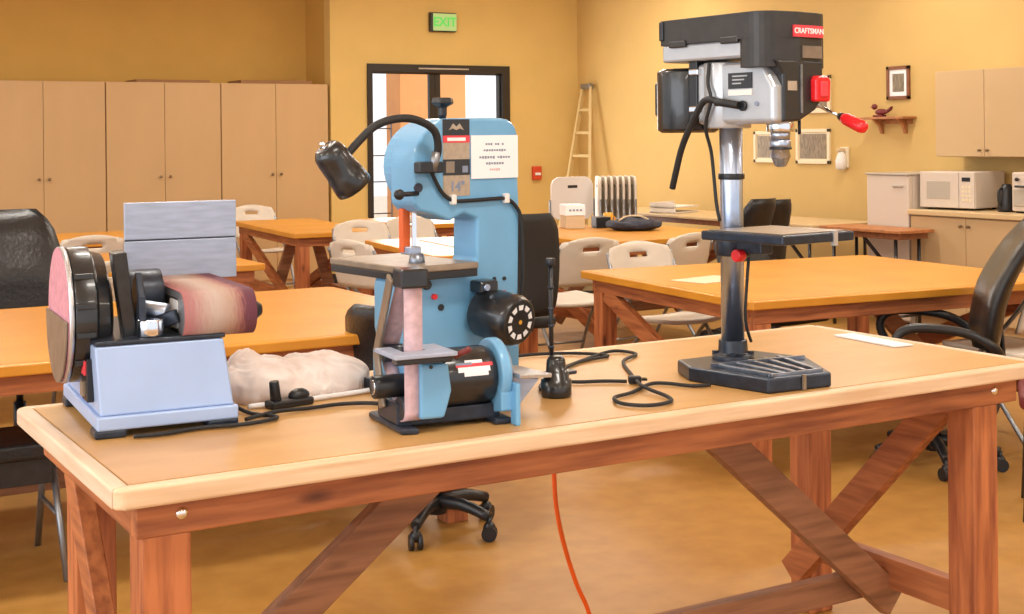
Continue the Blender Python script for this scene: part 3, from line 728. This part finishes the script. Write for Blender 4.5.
# ------------------------------------------------------------------ BANDSAW
B_ = thing('bandsaw', 'tall blue benchtop bandsaw with gooseneck lamp in the middle of the bench', 'bandsaw', (1.0, .5, H), 6)
up_poly = [(-.178, .453)] + arc(-.063, .54, .115, 180, 90, 20) + [(.07, .655)] + arc(.085, .61, .044, 90, 10, 4) + [(.128, .445)]
low = [(.128, .445), (.125, .10), (-.215, .10), (-.228, .16), (-.228, .25)] + arc(-.185, .255, .043, 180, 95, 5) + [(-.03, .298)]
thr = [(.0, .31), (.003, .41), (-.035, .425), (-.075, .408), (-.12, .425), (-.16, .435)]
MB().prism(up_poly + low + thr, 'y', 0, .105).build('frame_body', 'blue_paint', B_, .008, 3)
# raised column face + wheel covers on the far side
MB().prism(arc(-.06, .54, .112, 0, 360, 40)[:-1], 'y', .105, .15).build('wheel_cover', 'blue_paint', B_, .008, 3)
MB().prism(arc(-.06, .19, .108, 0, 360, 40)[:-1], 'y', .105, .15).build('wheel_cover', 'blue_paint', B_, .008, 3)
MB().box(-.20, .12, -.01, .16, .03, .10).build('stand_body', 'blue_paint', B_, .006)
MB().box(-.22, .14, -.02, .17, 0, .03).build('base', 'dark_iron', B_, .005)
MB().box(-.24, -.028, -.05, .295, .296, .312).build('saw_table', 'tan_iron', B_, .003)
MB().box(-.238, -.030, -.048, .293, .278, .296).build('table_underside', 'black_plastic', B_, .002)
MB().box(-.16, -.07, .02, .12, .22, .283).build('trunnion', 'dark_iron', B_, .004)
MB().box(-.155, -.143, .044, .046, .312, .45).build('blade', 'chrome', B_)
MB().box(-.172, -.150, .06, .078, .335, .44).build('guide_post', 'orange_post', B_, .002)
MB().box(-.168, -.135, .035, .078, .33, .350).build('blade_guide', 'steel', B_, .003)
MB().cyl((-.152, .03, .30), (-.152, .03, .335), .022, .016, seg=18).build('guide_bearing', 'bright_iron', B_)
# tension knob
k = MB().cyl((-.061, .05, .65), (-.061, .05, .70), .009, seg=12).build('tension_rod', 'black_plastic', B_)
MB().lathe_axis((-.061, .05, .66), (-.061, .05, .705), [(0, .012), (.5, .012), (.7, .03), (1, .026)], 6, smooth=False).build('tension_knob', 'black_plastic', B_, .003)
# side knobs, holes
kb = MB().cyl((-.235, -.028, .478), (-.175, -.012, .478), .006, seg=10).ball((-.235, -.028, .478), .013).build('guide_lock_knob', 'black_plastic', B_)
MB().cyl((-.165, -.004, .491), (-.165, .004, .491), .011, seg=20).build('access_plug', 'navy_cloth', B_, .001)
for x, z in ((.052, .262), (.082, .261)): MB().cyl((x, -.003, z), (x, .003, z), .005, seg=12).build('screw', 'black_plastic', B_)
MB().cyl((-.105, -.003, .205), (-.105, .003, .205), .008, seg=16).build('screw', 'black_plastic', B_)
MB().cyl((.088, -.004, .205), (.088, .003, .205), .008, seg=16).build('screw', 'black_plastic', B_)
MB().box(.073, .085, -.002, .001, .222, .232).build('warning_dot', 'red_label', B_)
MB().cyl((-.148, -.012, .262), (-.148, .003, .262), .012, seg=12).build('lock_knob', 'black_plastic', B_, .002)
MB().cyl((-.125, -.008, .232), (-.125, .003, .232), .007, seg=12).build('red_button', 'red_plastic', B_, .001)
# labels on the upper cover
x0, x1 = -.095, -.018
lb_ = MB().box(x0, x1, -.0012, .001, .468, .652).build('name_plate', 'tan_label', B_)
MB().box(x0, x1, -.002, 0, .612, .652).build('plate_black', 'panel_black', lb_)
MB().prism([(-.078, .626), (-.066, .642), (-.0565, .634), (-.047, .642), (-.035, .626), (-.046, .630), (-.0565, .626), (-.067, .630)], 'y', -.0027, -.0018).build('wing_mark', 'tan_label', lb_)
MB().box(x0, x1, -.0022, 0, .596, .613).build('plate_red', 'red_label', lb_)
MB().box(x0 + .012, x1 - .012, -.0026, -.002, .6, .608).build('plate_text', 'white_ink', lb_)
MB().box(x0, x1, -.002, 0, .518, .556).build('spec_panel', 'panel_black', lb_)
MB().box(x0 + .008, x0 + .032, -.0026, -.002, .524, .551).build('spec_window', 'tan_iron', lb_)
MB().box(x1 - .022, x1 - .006, -.0026, -.002, .524, .540).build('spec_mark', 'grey_ink', lb_)
text('size_mark', '14"', .032, 'grey_ink', lb_, facing((-.055, -.0016, .490), (1, 0, 0)), .0004, .001)
# gooseneck lamp (bolted to the saw)
MB().box(-.178, -.112, -.03, 0, .525, .552).build('lamp_clamp', 'black_plastic', B_, .004)
neck = [(-.135, -.02, .545), (-.128, -.03, .58), (-.145, -.04, .625), (-.198, -.045, .650), (-.252, -.045, .652), (-.305, -.045, .637), (-.348, -.045, .604), (-.385, -.043, .566)]
MB().tube(neck, .0095, 12).build('gooseneck', 'black_rubber', B_)
MB().cyl((-.137, -.02, .53), (-.130, -.027, .575), .011, seg=14).build('neck_ferrule', 'grey_tube', B_)
a = Vector((-.440, -.05, .590)); b = Vector((-.366, -.05, .500))
sh = MB().lathe_axis(a, b, [(0, .012), (.03, .026), (.12, .034), (.25, .037), (.62, .038), (.64, .040), (.9, .0425), (1, .0425)], 32, caps=False).build('lamp_shade', 'black_paint', B_, solid=.002)
MB().lathe_axis(a, b, [(0.0, .012), (0.001, .001)], 16).cyl(a.lerp(b, -.12), a.lerp(b, .02), .006, seg=10).build('shade_switch', 'chrome', sh)
MB().cyl(a.lerp(b, .5), a.lerp(b, .9), .028, seg=16).build('bulb', 'white_ink', sh)
MB().ball((-.388, -.045, .566), .013).build('shade_joint', 'chrome', sh)
# lamp cord along the body
cordp = [(-.135, -.014, .525), (-.118, -.008, .50), (-.10, -.008, .475), (-.072, -.008, .458), (-.03, -.008, .456), (.05, -.008, .458), (.085, -.008, .457), (.112, -.008, .440), (.128, -.010, .41), (.134, -.010, .34), (.134, -.008, .26), (.128, -.006, .21)]
MB().tube(cordp, .0048, 10).build('lamp_cord', 'black_rubber', B_)
for x, z in ((-.072, .460), (.085, .458)): MB().box(x - .007, x + .007, -.0155, 0, z - .012, z + .012).build('cord_clip', 'bright_plastic', B_, .003)
# motor
mo = MB().lathe_axis((.012, .0, .188), (.036, -.125, .170), [(0, .045), (.08, .060), (.85, .062), (1, .054)], 36).build('motor', 'black_paint', B_, .003)
ax = Vector((.024, -.125, -.018)).normalized(); mc = Vector((.036, -.125, .170)) + ax * .0008; e1 = ax.orthogonal().normalized(); e2 = ax.cross(e1)
gm = MB()
for kk in range(10):
    a0 = 2 * pi * kk / 10; pts = []
    for r_, aa in ((.030, a0), (.030, a0 + .38), (.042, a0 + .40), (.042, a0 - .02)): pts.append(mc + e1 * r_ * cos(aa) + e2 * r_ * sin(aa))
    q = [p_ + ax * .0006 for p_ in pts]; gm.hexa(pts + q)
gm.build('fan_grille', 'white_ink', mo)
MB().cyl(mc, mc + ax * .002, .005, seg=12).build('hub_screw', 'yellow_cup', mo)
MB().box(-.022, .030, -.05, .0, .235, .265).build('motor_bracket', 'black_paint', B_, .006)
MB().cyl((-.01, -.05, .25), (-.01, -.06, .25), .008, seg=12).build('bracket_bolt', 'steel', B_)
# sheet taped to the saw: thing of its own
t = thing('paper_notice', 'white printed notice taped to the upper right of the blue bandsaw', 'notice', (1.0, .5, H), 6)
MB().box(-.015, .126, -.0036, -.0020, .508, .613).build('sheet', 'white_paper', t)
for i, (wd, z, mm, ws) in enumerate(((.056, .592, 'grey_ink', (3, 2, 1)), (.068, .577, 'grey_ink', (9,)), (.094, .560, 'grey_ink', (6, 5)), (.055, .545, 'grey_ink', (7,)), (.032, .530, 'pink_ink', (5,)))):
    mb = MB(); tot = sum(ws) + .8 * (len(ws) - 1); x = .055 - wd / 2
    for q in ws:
        for j in range(q):
            cw = wd / tot; hh = .0026 + .0016 * random.random()
            mb.box(x + cw * .12, x + cw * .88, -.0040, -.0036, z - hh, z + hh * .6); x += cw
        x += .8 * wd / tot
    mb.build('print_line', mm, t)

# ------------------------------------------------------------------ SMALL BELT AND DISC SANDER
K = thing('belt_disc_sander', 'small black and blue belt and disc sander in front of the bandsaw', 'sander', (.61, .127, H), -5.3)
MB().prism([(.004, .0), (.04, -.01), (.04, .205), (.004, .205)], 'z', 0, .014).build('foot_rail', 'dark_iron', K, .005)
MB().prism([(.215, .0), (.255, .0), (.255, .20), (.215, .20)], 'z', 0, .014).build('foot_rail', 'dark_iron', K, .005)
MB().box(.01, .24, .03, .16, .010, .042).build('base', 'dark_iron', K, .004)
MB().box(.006, .04, .03, .15, .014, .06).build('side_bracket', 'dark_iron', K, .004)
MB().prism([(.043, .030), (.095, .030), (.105, .06), (.112, .085), (.105, .14), (.043, .145)], 'y', -.012, .13).build('pulley_housing', 'blue_paint', K, .005)
MB().cyl((.065, -.015, .137), (.065, -.010, .137), .004, seg=10).build('screw', 'black_plastic', K)
mo = MB().lathe_axis((.098, .06, .100), (.225, .06, .100), [(0, .052), (.06, .062), (.9, .062), (1, .055)], 40).build('motor', 'black_paint', K, .002)
def on_cyl(x, ang, r=.0625):  # point on motor surface; ang from +Z toward -Y
    return Vector((x, .06 - r * sin(ang), .10 + r * cos(ang)))
def patch(u0, u1, a0, a1, m, nm, r=.0626):
    mb = MB(); n = 8; rows = []
    for i in range(n + 1):
        a = a0 + (a1 - a0) * i / n; rows.append([mb.bm.verts.new(on_cyl(u0, a, r)), mb.bm.verts.new(on_cyl(u1, a, r))])
    for p_, q_ in zip(rows, rows[1:]): mb.bm.faces.new([p_[0], p_[1], q_[1], q_[0]])
    return mb.build(nm, m, mo)
patch(.132, .205, radians(62), radians(74), 'white_ink', 'label_white')
patch(.128, .212, radians(57), radians(64), 'red_label', 'label_red', .0629)
patch(.128, .165, radians(55), radians(60), 'grey_ink', 'label_blue', .0632)
patch(.145, .20, radians(74), radians(82), 'white_ink', 'label_white')
patch(.15, .19, radians(50), radians(57), 'white_ink', 'label_white')
MB().cyl((-.036, .06, .092), (.043, .06, .092), .024, seg=24).build('drive_wheel', 'black_plastic', K, .004)
MB().cyl((-.038, .06, .092), (-.032, .06, .092), .016, seg=20).build('wheel_cap', 'chrome', K, .001)
# belt: loop in y-z plane
lp = arc(.018, .315, .018, 40, 180, 8) + arc(.026, .05, .026, 180, 300, 8) + arc(.125, .15, .020, -20, 50, 5)
mb = MB(); A = [mb.bm.verts.new((.012, y, z)) for y, z in lp]; Bv = [mb.bm.verts.new((.052, y, z)) for y, z in lp]; n = len(lp)
for i in range(n): mb.bm.faces.new([A[i], A[(i + 1) % n], Bv[(i + 1) % n], Bv[i]]).smooth = True
mb.build('sanding_belt', 'pale_abrasive', K, solid=.002)
for y, z, r in ((.018, .315, .0165), (.026, .05, .0245), (.125, .15, .0185)): MB().cyl((.010, y, z), (.054, y, z), r, seg=20).build('pulley', 'dark_iron', K)
MB().box(.014, .050, .004, .010, .17, .30).build('platen', 'steel', K)
MB().box(.002, .062, -.016, .04, .300, .340).build('top_guard', 'black_paint', K, .005)
MB().beam((.0, .045, .32), (.0, .135, .15), .008, .03).beam((.0, .135, .155), (.0, .10, .04), .008, .03).build('rear_cover', 'tan_iron', K, .003)
MB().beam((.056, .03, .30), (.056, .05, .05), .006, .035).build('belt_arm', 'blue_paint', K)
tbl = MB().box(-.028, .108, -.055, -.006, .163, .172).box(-.028, .008, -.006, .07, .163, .172).box(.058, .108, -.006, .07, .163, .172).build('work_table', 'grey_plate', K, .002)
MB().box(-.02, .10, -.045, -.012, .150, .163).box(.065, .10, -.012, .06, .15, .163).build('table_bracket', 'black_paint', tbl, .003)
MB().cyl((.11, -.03, .158), (.135, -.04, .17), .006, seg=10).ball((.137, -.04, .171), .007).build('table_knob', 'maroon', tbl)
# disc side
MB().cyl((.226, .06, .10), (.250, .06, .10), .076, seg=48).build('disc_guard', 'blue_paint', K, .004)
MB().cyl((.250, .06, .10), (.256, .06, .10), .066, seg=48).build('disc', 'bright_iron', K, .001)
MB().prism([(-.01, .03), (.04, .02), (.05, .06), (.02, .09), (-.01, .07)], 'x', .225, .262).build('guard_foot', 'blue_paint', K, .004)
MB().box(.250, .261, -.03, .0, .0, .09).build('table_stay', 'blue_paint', K, .003)
MB().hexa([(.257, -.035, .100), (.350, -.0, .090), (.33, .13, .090), (.257, .10, .100), (.257, -.035, .109), (.350, -.0, .099), (.33, .13, .099), (.257, .10, .109)]).build('disc_table', 'brushed_steel', K, .002)
MB().prism([(.257, .040), (.265, .030), (.32, .090), (.257, .100)], 'y', .0, .012).build('table_gusset', 'grey_plate', K, .002)

# ------------------------------------------------------------------ black tool with rod
t = thing('plunge_tool', 'black stepped cylinder tool with a tall thin rod beside the small sander', 'tool', (1.105, .31, H))
MB().lathe_axis((0, 0, 0), (0, 0, .095), [(0, .034), (.06, .036), (.42, .036), (.44, .030), (.60, .030), (.62, .024), (.9, .022), (1, .016)], 32).build('body', 'black_paint', t)
MB().prism(rrect(-.052, .052, -.018, .018, .012), 'z', .05, .058).build('flange', 'black_plastic', t, .002)
MB().cyl((0, .02, .05), (0, .02, .305), .0055, seg=12).build('rod', 'black_plastic', t)
MB().cyl((0, .02, .305), (0, .02, .322), .011, seg=16).build('rod_head', 'black_plastic', t, .002)
for z in (.11, .16, .2, .25): MB().cyl((0, .02, z), (0, .02, z + .006), .0075, seg=12).build('rod_collar', 'dark_iron', t)

# ------------------------------------------------------------------ DRILL PRESS
D = thing('drill_press', 'black and silver drill press with red-tipped feed handle on the right of the bench', 'drill press', (1.654, .331, H), -84)
z_ = lambda z: z - .8603
bp = [(.262, -.15), (.292, .035), (.10, .165), (-.06, .14), (-.08, -.12), (.02, -.175)]
MB().prism(bp, 'z', 0, .036).build('base', 'dark_iron', D, .006, 3)
rb = MB()
for kk in range(5):
    f = kk / 4; p0 = Vector((.07, -.12 + .21 * f, 0)); p1 = Vector((.255, -.125 + .14 * f, 0))
    rb.beam(p0 + Vector((0, 0, .040)), p1 + Vector((0, 0, .040)), .012, .010)
rb.build('base_rib', 'bright_iron', D, .002)
MB().prism([(.245, -.135), (.25, -.125), (.27, .03), (.262, .03)], 'z', .036, .043).build('base_lip', 'bright_iron', D)
MB().prism([(.06, -.14), (.068, -.14), (.125, .13), (.117, .13)], 'z', .036, .046).build('base_lip', 'bright_iron', D)
MB().box(.279, .2835, -.055, -.045, .002, .038).build('slot_edge', 'tan_iron', D)
MB().lathe_axis((0, 0, .034), (0, 0, .085), [(0, .055), (.25, .052), (.35, .038), (1, .036)], 32).build('column_flange', 'dark_iron', D, .002)
for a in (45, 135, 225, 315): MB().cyl((.045 * cos(radians(a)), .045 * sin(radians(a)), .036), (.045 * cos(radians(a)), .045 * sin(radians(a)), .056), .008, seg=6, smooth=False).build('flange_bolt', 'dark_iron', D)
MB().cyl((0, 0, .08), (0, 0, z_(1.62)), .0295, seg=40).build('column', 'steel', D)
MB().cyl((0, 0, z_(1.355)), (0, 0, z_(1.37)), .034, seg=32).build('column_collar', 'black_plastic', D, .002)
# table
tt = MB().box(.03, .30, -.14, .115, z_(1.209), z_(1.232)).build('drill_table', 'dark_iron', D, .004)
MB().box(.045, .285, -.125, .10, z_(1.2325), z_(1.2345)).build('table_surface', 'tan_iron', tt)
MB().box(.294, .303, .035, .05, z_(1.2), z_(1.236)).build('table_edge_mark', 'brushed_steel', tt)
MB().cyl((0, 0, z_(1.16)), (0, 0, z_(1.225)), .042, seg=30).box(-.0, .12, -.022, .022, z_(1.17), z_(1.208)).build('table_arm', 'dark_iron', D, .003)
MB().cyl((.055, -.045, z_(1.165)), (.055, -.02, z_(1.165)), .016, seg=16).build('table_lock', 'red_plastic', D, .003)
MB().cyl((.055, -.02, z_(1.165)), (.055, 0, z_(1.165)), .007, seg=10).build('lock_stem', 'dark_iron', D)
# head casting
hp = [(-.06, z_(1.495)), (.206, z_(1.495)), (.206, z_(1.585)), (.165, z_(1.65)), (-.06, z_(1.65))]
MB().prism(hp, 'y', -.062, .02).build('head_casting', 'cast_silver', D, .012, 4)
MB().cyl((0, -.012, z_(1.485)), (0, -.012, z_(1.652)), .060, seg=40).build('column_socket', 'cast_silver', D, .004)
sp = MB().box(.055, .135, -.0645, -.060, z_(1.583), z_(1.622)).build('spec_plate', 'panel_black', D)
MB().box(.055, .135, -.0647, -.060, z_(1.566), z_(1.580)).build('spec_strip', 'bright_plastic', sp)
for i_, zz in enumerate((1.612, 1.603, 1.594)): MB().box(.07, .12 - i_ * .01, -.0655, -.0644, z_(zz), z_(zz) + .0035).build('spec_text', 'silver_label', sp)
MB().cyl((.105, -.070, z_(1.540)), (.105, -.060, z_(1.540)), .013, seg=20).build('depth_knob', 'black_plastic', D, .002)
MB().cyl((.150, -.066, z_(1.544)), (.150, -.060, z_(1.544)), .006, seg=12).build('screw', 'grey_ink', D)
MB().tube([(.10, -.075, z_(1.541)), (.06, -.085, z_(1.548)), (.035, -.085, z_(1.55))], .010, 10).build('cord_grip', 'black_rubber', D)
# front panel
fpo = [(-.036, z_(1.498)), (.02, z_(1.50)), (.08, z_(1.528)), (.108, z_(1.56)), (.108, z_(1.65)), (-.062, z_(1.65)), (-.036, z_(1.615))]
pn = MB().prism(fpo, 'x', .130, .213).build('front_panel', 'panel_black', D, .006, 3)
swb = MB().prism([(.060, z_(1.548)), (.112, z_(1.548)), (.116, z_(1.60)), (.104, z_(1.612)), (.066, z_(1.612)), (.060, z_(1.60))], 'x', .211, .232).build('power_switch', 'red_plastic', D, .005)
MB().box(.231, .236, .074, .100, z_(1.560), z_(1.598)).build('switch_key', 'red_label', swb, .002)
MB().box(.2125, .2145, -.022, .010, z_(1.575), z_(1.598)).build('dial_label', 'tan_label', pn)
MB().box(.2125, .2155, .022, .030, z_(1.52), z_(1.64)).build('panel_seam', 'bright_iron', pn)
# belt cover
cp = [(-.168, -.085), (.130, -.092)] + arc(.155, -.042, .05, -90, 0, 6) + [(.214, .02), (.208, .10)] + arc(.155, .10, .05, 0, 90, 6) + [(-.168, .14)]
MB().prism(cp, 'z', z_(1.702), z_(1.768)).build('belt_cover', 'charcoal_plastic', D, .020, 5)
MB().prism([(.118, -.086)] + cp[1:-1] + [(.11, .13)], 'z', z_(1.632), z_(1.706)).build('cover_front', 'charcoal_plastic', D, .010, 3)
MB().prism([(-.165, -.083), (.13, -.083), (.13, .12), (-.165, .12)], 'z', z_(1.658), z_(1.703)).build('pulley_tray', 'cast_silver', D, .006)
for a_ in (-.10, .085): MB().box(a_ - .03, a_ + .03, -.093, -.083, z_(1.694), z_(1.712)).build('cover_latch', 'charcoal_plastic', D, .003)
MB().box(-.17, -.155, -.09, .12, z_(1.715), z_(1.765)).build('cover_hinge', 'black_plastic', D, .003)
MB().cyl((.178, -.062, z_(1.64)), (.178, -.062, z_(1.755)), .006, seg=12).build('cover_pin', 'chrome', D)
lg = MB().box(.2085, .2175, .0, .104, z_(1.706), z_(1.735), ).build('brand_badge', 'red_label', D)
text('brand_text', 'CRAFTSMAN', .0185, 'white_ink', lg, facing((.2180, .052, z_(1.7205)), (0, 1, 0)), .0004, .0004)
MB().box(.208, .2165, .03, .10, z_(1.655), z_(1.685)).build('cover_mark', 'disc_guard', D)
# motor
mt = MB().lathe_axis((-.155, .0, z_(1.475)), (-.155, .0, z_(1.643)), [(0, .070), (.05, .082), (.95, .082), (1, .07)], 40).build('motor', 'black_paint', D, .002)
MB().box(-.255, -.235, -.03, .03, z_(1.52), z_(1.61)).build('capacitor_cover', 'black_plastic', mt, .006)
for zz in (1.535, 1.63): MB().box(-.08, -.045, -.072, -.05, z_(zz) - .008, z_(zz) + .008).build('mount_bolt', 'chrome', D, .003)
MB().box(-.085, -.055, -.065, .06, z_(1.50), z_(1.66)).build('motor_mount', 'black_plastic', D, .003)
# quill and chuck
MB().cyl((.168, 0, z_(1.475)), (.168, 0, z_(1.50)), .034, seg=28).build('quill_collar', 'chrome', D, .002)
MB().cyl((.168, 0, z_(1.455)), (.168, 0, z_(1.478)), .024, seg=24).build('quill', 'steel', D)
ck = MB().lathe_axis((.168, 0, z_(1.458)), (.168, 0, z_(1.388)), [(0, .020), (.1, .026), (.35, .026), (.37, .021), (.65, .025), (.7, .022), (.95, .014), (1, .008)], 28).build('chuck', 'steel', D)
MB().cyl((.168, 0, z_(1.437)), (.168, 0, z_(1.431)), .0275, seg=28).build('chuck_ring', 'black_plastic', ck)
MB().cyl((.185, .05, z_(1.468)), (.185, .05, z_(1.505)), .004, seg=8).build('depth_rod', 'dark_iron', D)
# feed handle: hub on the far side
hub = Vector((.125, .115, z_(1.555)))
MB().cyl((.125, .07, z_(1.555)), (.125, .155, z_(1.555)), .024, seg=24).build('feed_hub', 'chrome', D, .003)
for ang in (-22, 98):
    dr = Vector((cos(radians(ang)), 0, sin(radians(ang)))); c0 = Vector((.125, .148, z_(1.555)))
    ln = MB().cyl(c0 + dr * .02, c0 + dr * .125, .0048, seg=12).build('feed_lever', 'chrome', D)
    e0 = c0 + dr * .118; e1_ = c0 + dr * .200
    MB().lathe_axis(e0 - dr * .006, e0 + dr * .012, [(0, .009), (1, .0135)], 18).build('grip_collar', 'black_plastic', ln)
    MB().lathe_axis(e0 + dr * .006, e1_, [(0, .012), (.15, .0155), (.8, .0165), (.95, .013), (1, .006)], 20).build('lever_grip', 'red_plastic', ln)
# dangling cord from the head
MB().tube([(.045, -.083, z_(1.548)), (.01, -.085, z_(1.558)), (-.02, -.085, z_(1.545)), (-.075, -.08, z_(1.475)), (-.105, -.075, z_(1.43)), (-.13, -.07, z_(1.375)), (-.15, -.065, z_(1.33))], .0085, 10).build('short_cord', 'black_rubber', D)
MB().tube([(-.0, -.075, z_(1.65)), (.0, -.08, z_(1.60)), (.015, -.085, z_(1.555)), (-.015, -.075, z_(1.49)), (-.02, -.05, z_(1.42)), (-.01, -.045, z_(1.30)), (.0, -.043, z_(1.25))], .0045, 8).build('motor_lead', 'black_rubber', D)
MB().tube([(.035, .03, z_(1.20)), (.042, .01, z_(1.1)), (.04, .005, z_(1.0)), (.035, .03, .08)], .004, 8).build('power_lead', 'black_rubber', D)

# ------------------------------------------------------------------ cables
ZB = .8665
def cable(name, lb, pts, r=.0045, m='black_rubber', z=ZB, cat='cable'):
    P = [(p[0], p[1], p[2] if len(p) > 2 else z) for p in pts]
    t = thing(name, lb, cat); MB().tube(P, r, 10).build('cord', m, t); return t
t = cable('power_cord', 'black power cord looping from the drill press base to a plug', [(1.475, .20), (1.43, .215), (1.40, .275), (1.36, .29), (1.26, .225), (1.19, .195), (1.165, .13), (1.20, .08), (1.265, .085), (1.30, .14), (1.31, .25, ZB + .006), (1.40, .42), (1.50, .60), (1.60, .68), (1.58, .76), (1.46, .70), (1.28, .58), (1.20, .50), (1.22, .42), (1.29, .385), (1.335, .35)])
pl = MB().box(-.016, .016, -.010, .010, -.005, .014).build('plug', 'black_plastic', t, .004, loc=(1.35, .338, ZB), rz=radians(-25))
for s in (-1, 1): MB().box(.016, .030, s * .006 - .001, s * .006 + .001, .002, .008).build('prong', 'chrome', pl)
cable('power_cord', 'black power cord coming out of the bandsaw motor behind the black tool', [(1.03, .62), (1.09, .56), (1.17, .70), (1.30, .83), (1.45, .80), (1.52, .70), (1.40, .66), (1.22, .52), (1.13, .42), (1.10, .37)])
cable('power_cord', 'black cord running from the pale blue sander past the cloth bag', [(.38, .72, .95), (.395, .68, .92), (.40, .60, .885), (.42, .50), (.455, .43), (.44, .40), (.37, .385), (.28, .40), (.20, .385), (.14, .395)])
cable('power_cord', 'thin black cord stretching along the cloth bag to the small sander', [(.39, .43), (.47, .455, ZB + .004), (.55, .47), (.63, .475), (.70, .44), (.73, .36)])
cable('extension_cord', 'orange extension cord hanging from under the foreground bench to the floor', [(1.462, .90, .80), (1.466, .90, .60), (1.468, .90, .483), (1.475, .90, .404), (1.497, .90, .307), (1.536, .90, .191), (1.571, .90, .118), (1.603, .90, .045), (1.66, .89, .007), (1.78, .80, .007)], .0065, 'orange_cord', cat='cord')

# ------------------------------------------------------------------ light
def area(name, loc, sx, sy, e, col=(1, .95, .86), rot=(0, 0, 0)):
    l = bpy.data.lights.new(name, 'AREA'); l.shape = 'RECTANGLE'; l.size = sx; l.size_y = sy; l.energy = e; l.color = col
    o = bpy.data.objects.new(name, l); COL.objects.link(o); o.location = loc; o.rotation_euler = rot; return o
for x in (-2.5, .8, 4.1, 6.6):
    for y in (-4, -1, 2, 5, 8.3):
        t = thing('ceiling_light', 'recessed white fluorescent fixture in the ceiling', 'light', (x, y, ZC), 0, 'ceiling fluorescent fixtures')
        MB().box(-.62, .62, -.16, .16, -.035, 0).build('housing', 'appliance_white', t, .005)
        MB().box(-.58, .58, -.13, .13, -.042, -.036).build('diffuser', 'led_white', t)
        area('fixture_lamp', (x, y, ZC - .06), 1.15, .26, 33)
# daylight: left and rear sides left open, with an added fill lamp at left
area('left_fill', (-4.8, -1.0, 1.9), 2.4, 6.0, 150, (.86, .92, 1.0), (0, radians(-90), 0))
area('door_daylight', (6.1, 10.45, 1.2), 1.5, 2.1, 60, (1, .98, .95), (radians(-90), 0, 0))
sl = bpy.data.lights.new('sun', 'SUN'); sl.energy = 3.2; sl.angle = .01; sl.color = (1, .93, .82)
so = bpy.data.objects.new('sun', sl); COL.objects.link(so); so.rotation_euler = Vector((.72, -.62, .62)).to_track_quat('Z', 'Y').to_euler()
w = bpy.data.worlds.new('world'); SC.world = w; w.use_nodes = True
w.node_tree.nodes['Background'].inputs[0].default_value = (.95, .97, 1.0, 1); w.node_tree.nodes['Background'].inputs[1].default_value = 1.15
SC.view_settings.view_transform = 'Standard'; SC.view_settings.look = 'None'; SC.view_settings.gamma = 1; SC.view_settings.exposure = 0.14
SC.view_settings.use_curve_mapping = False
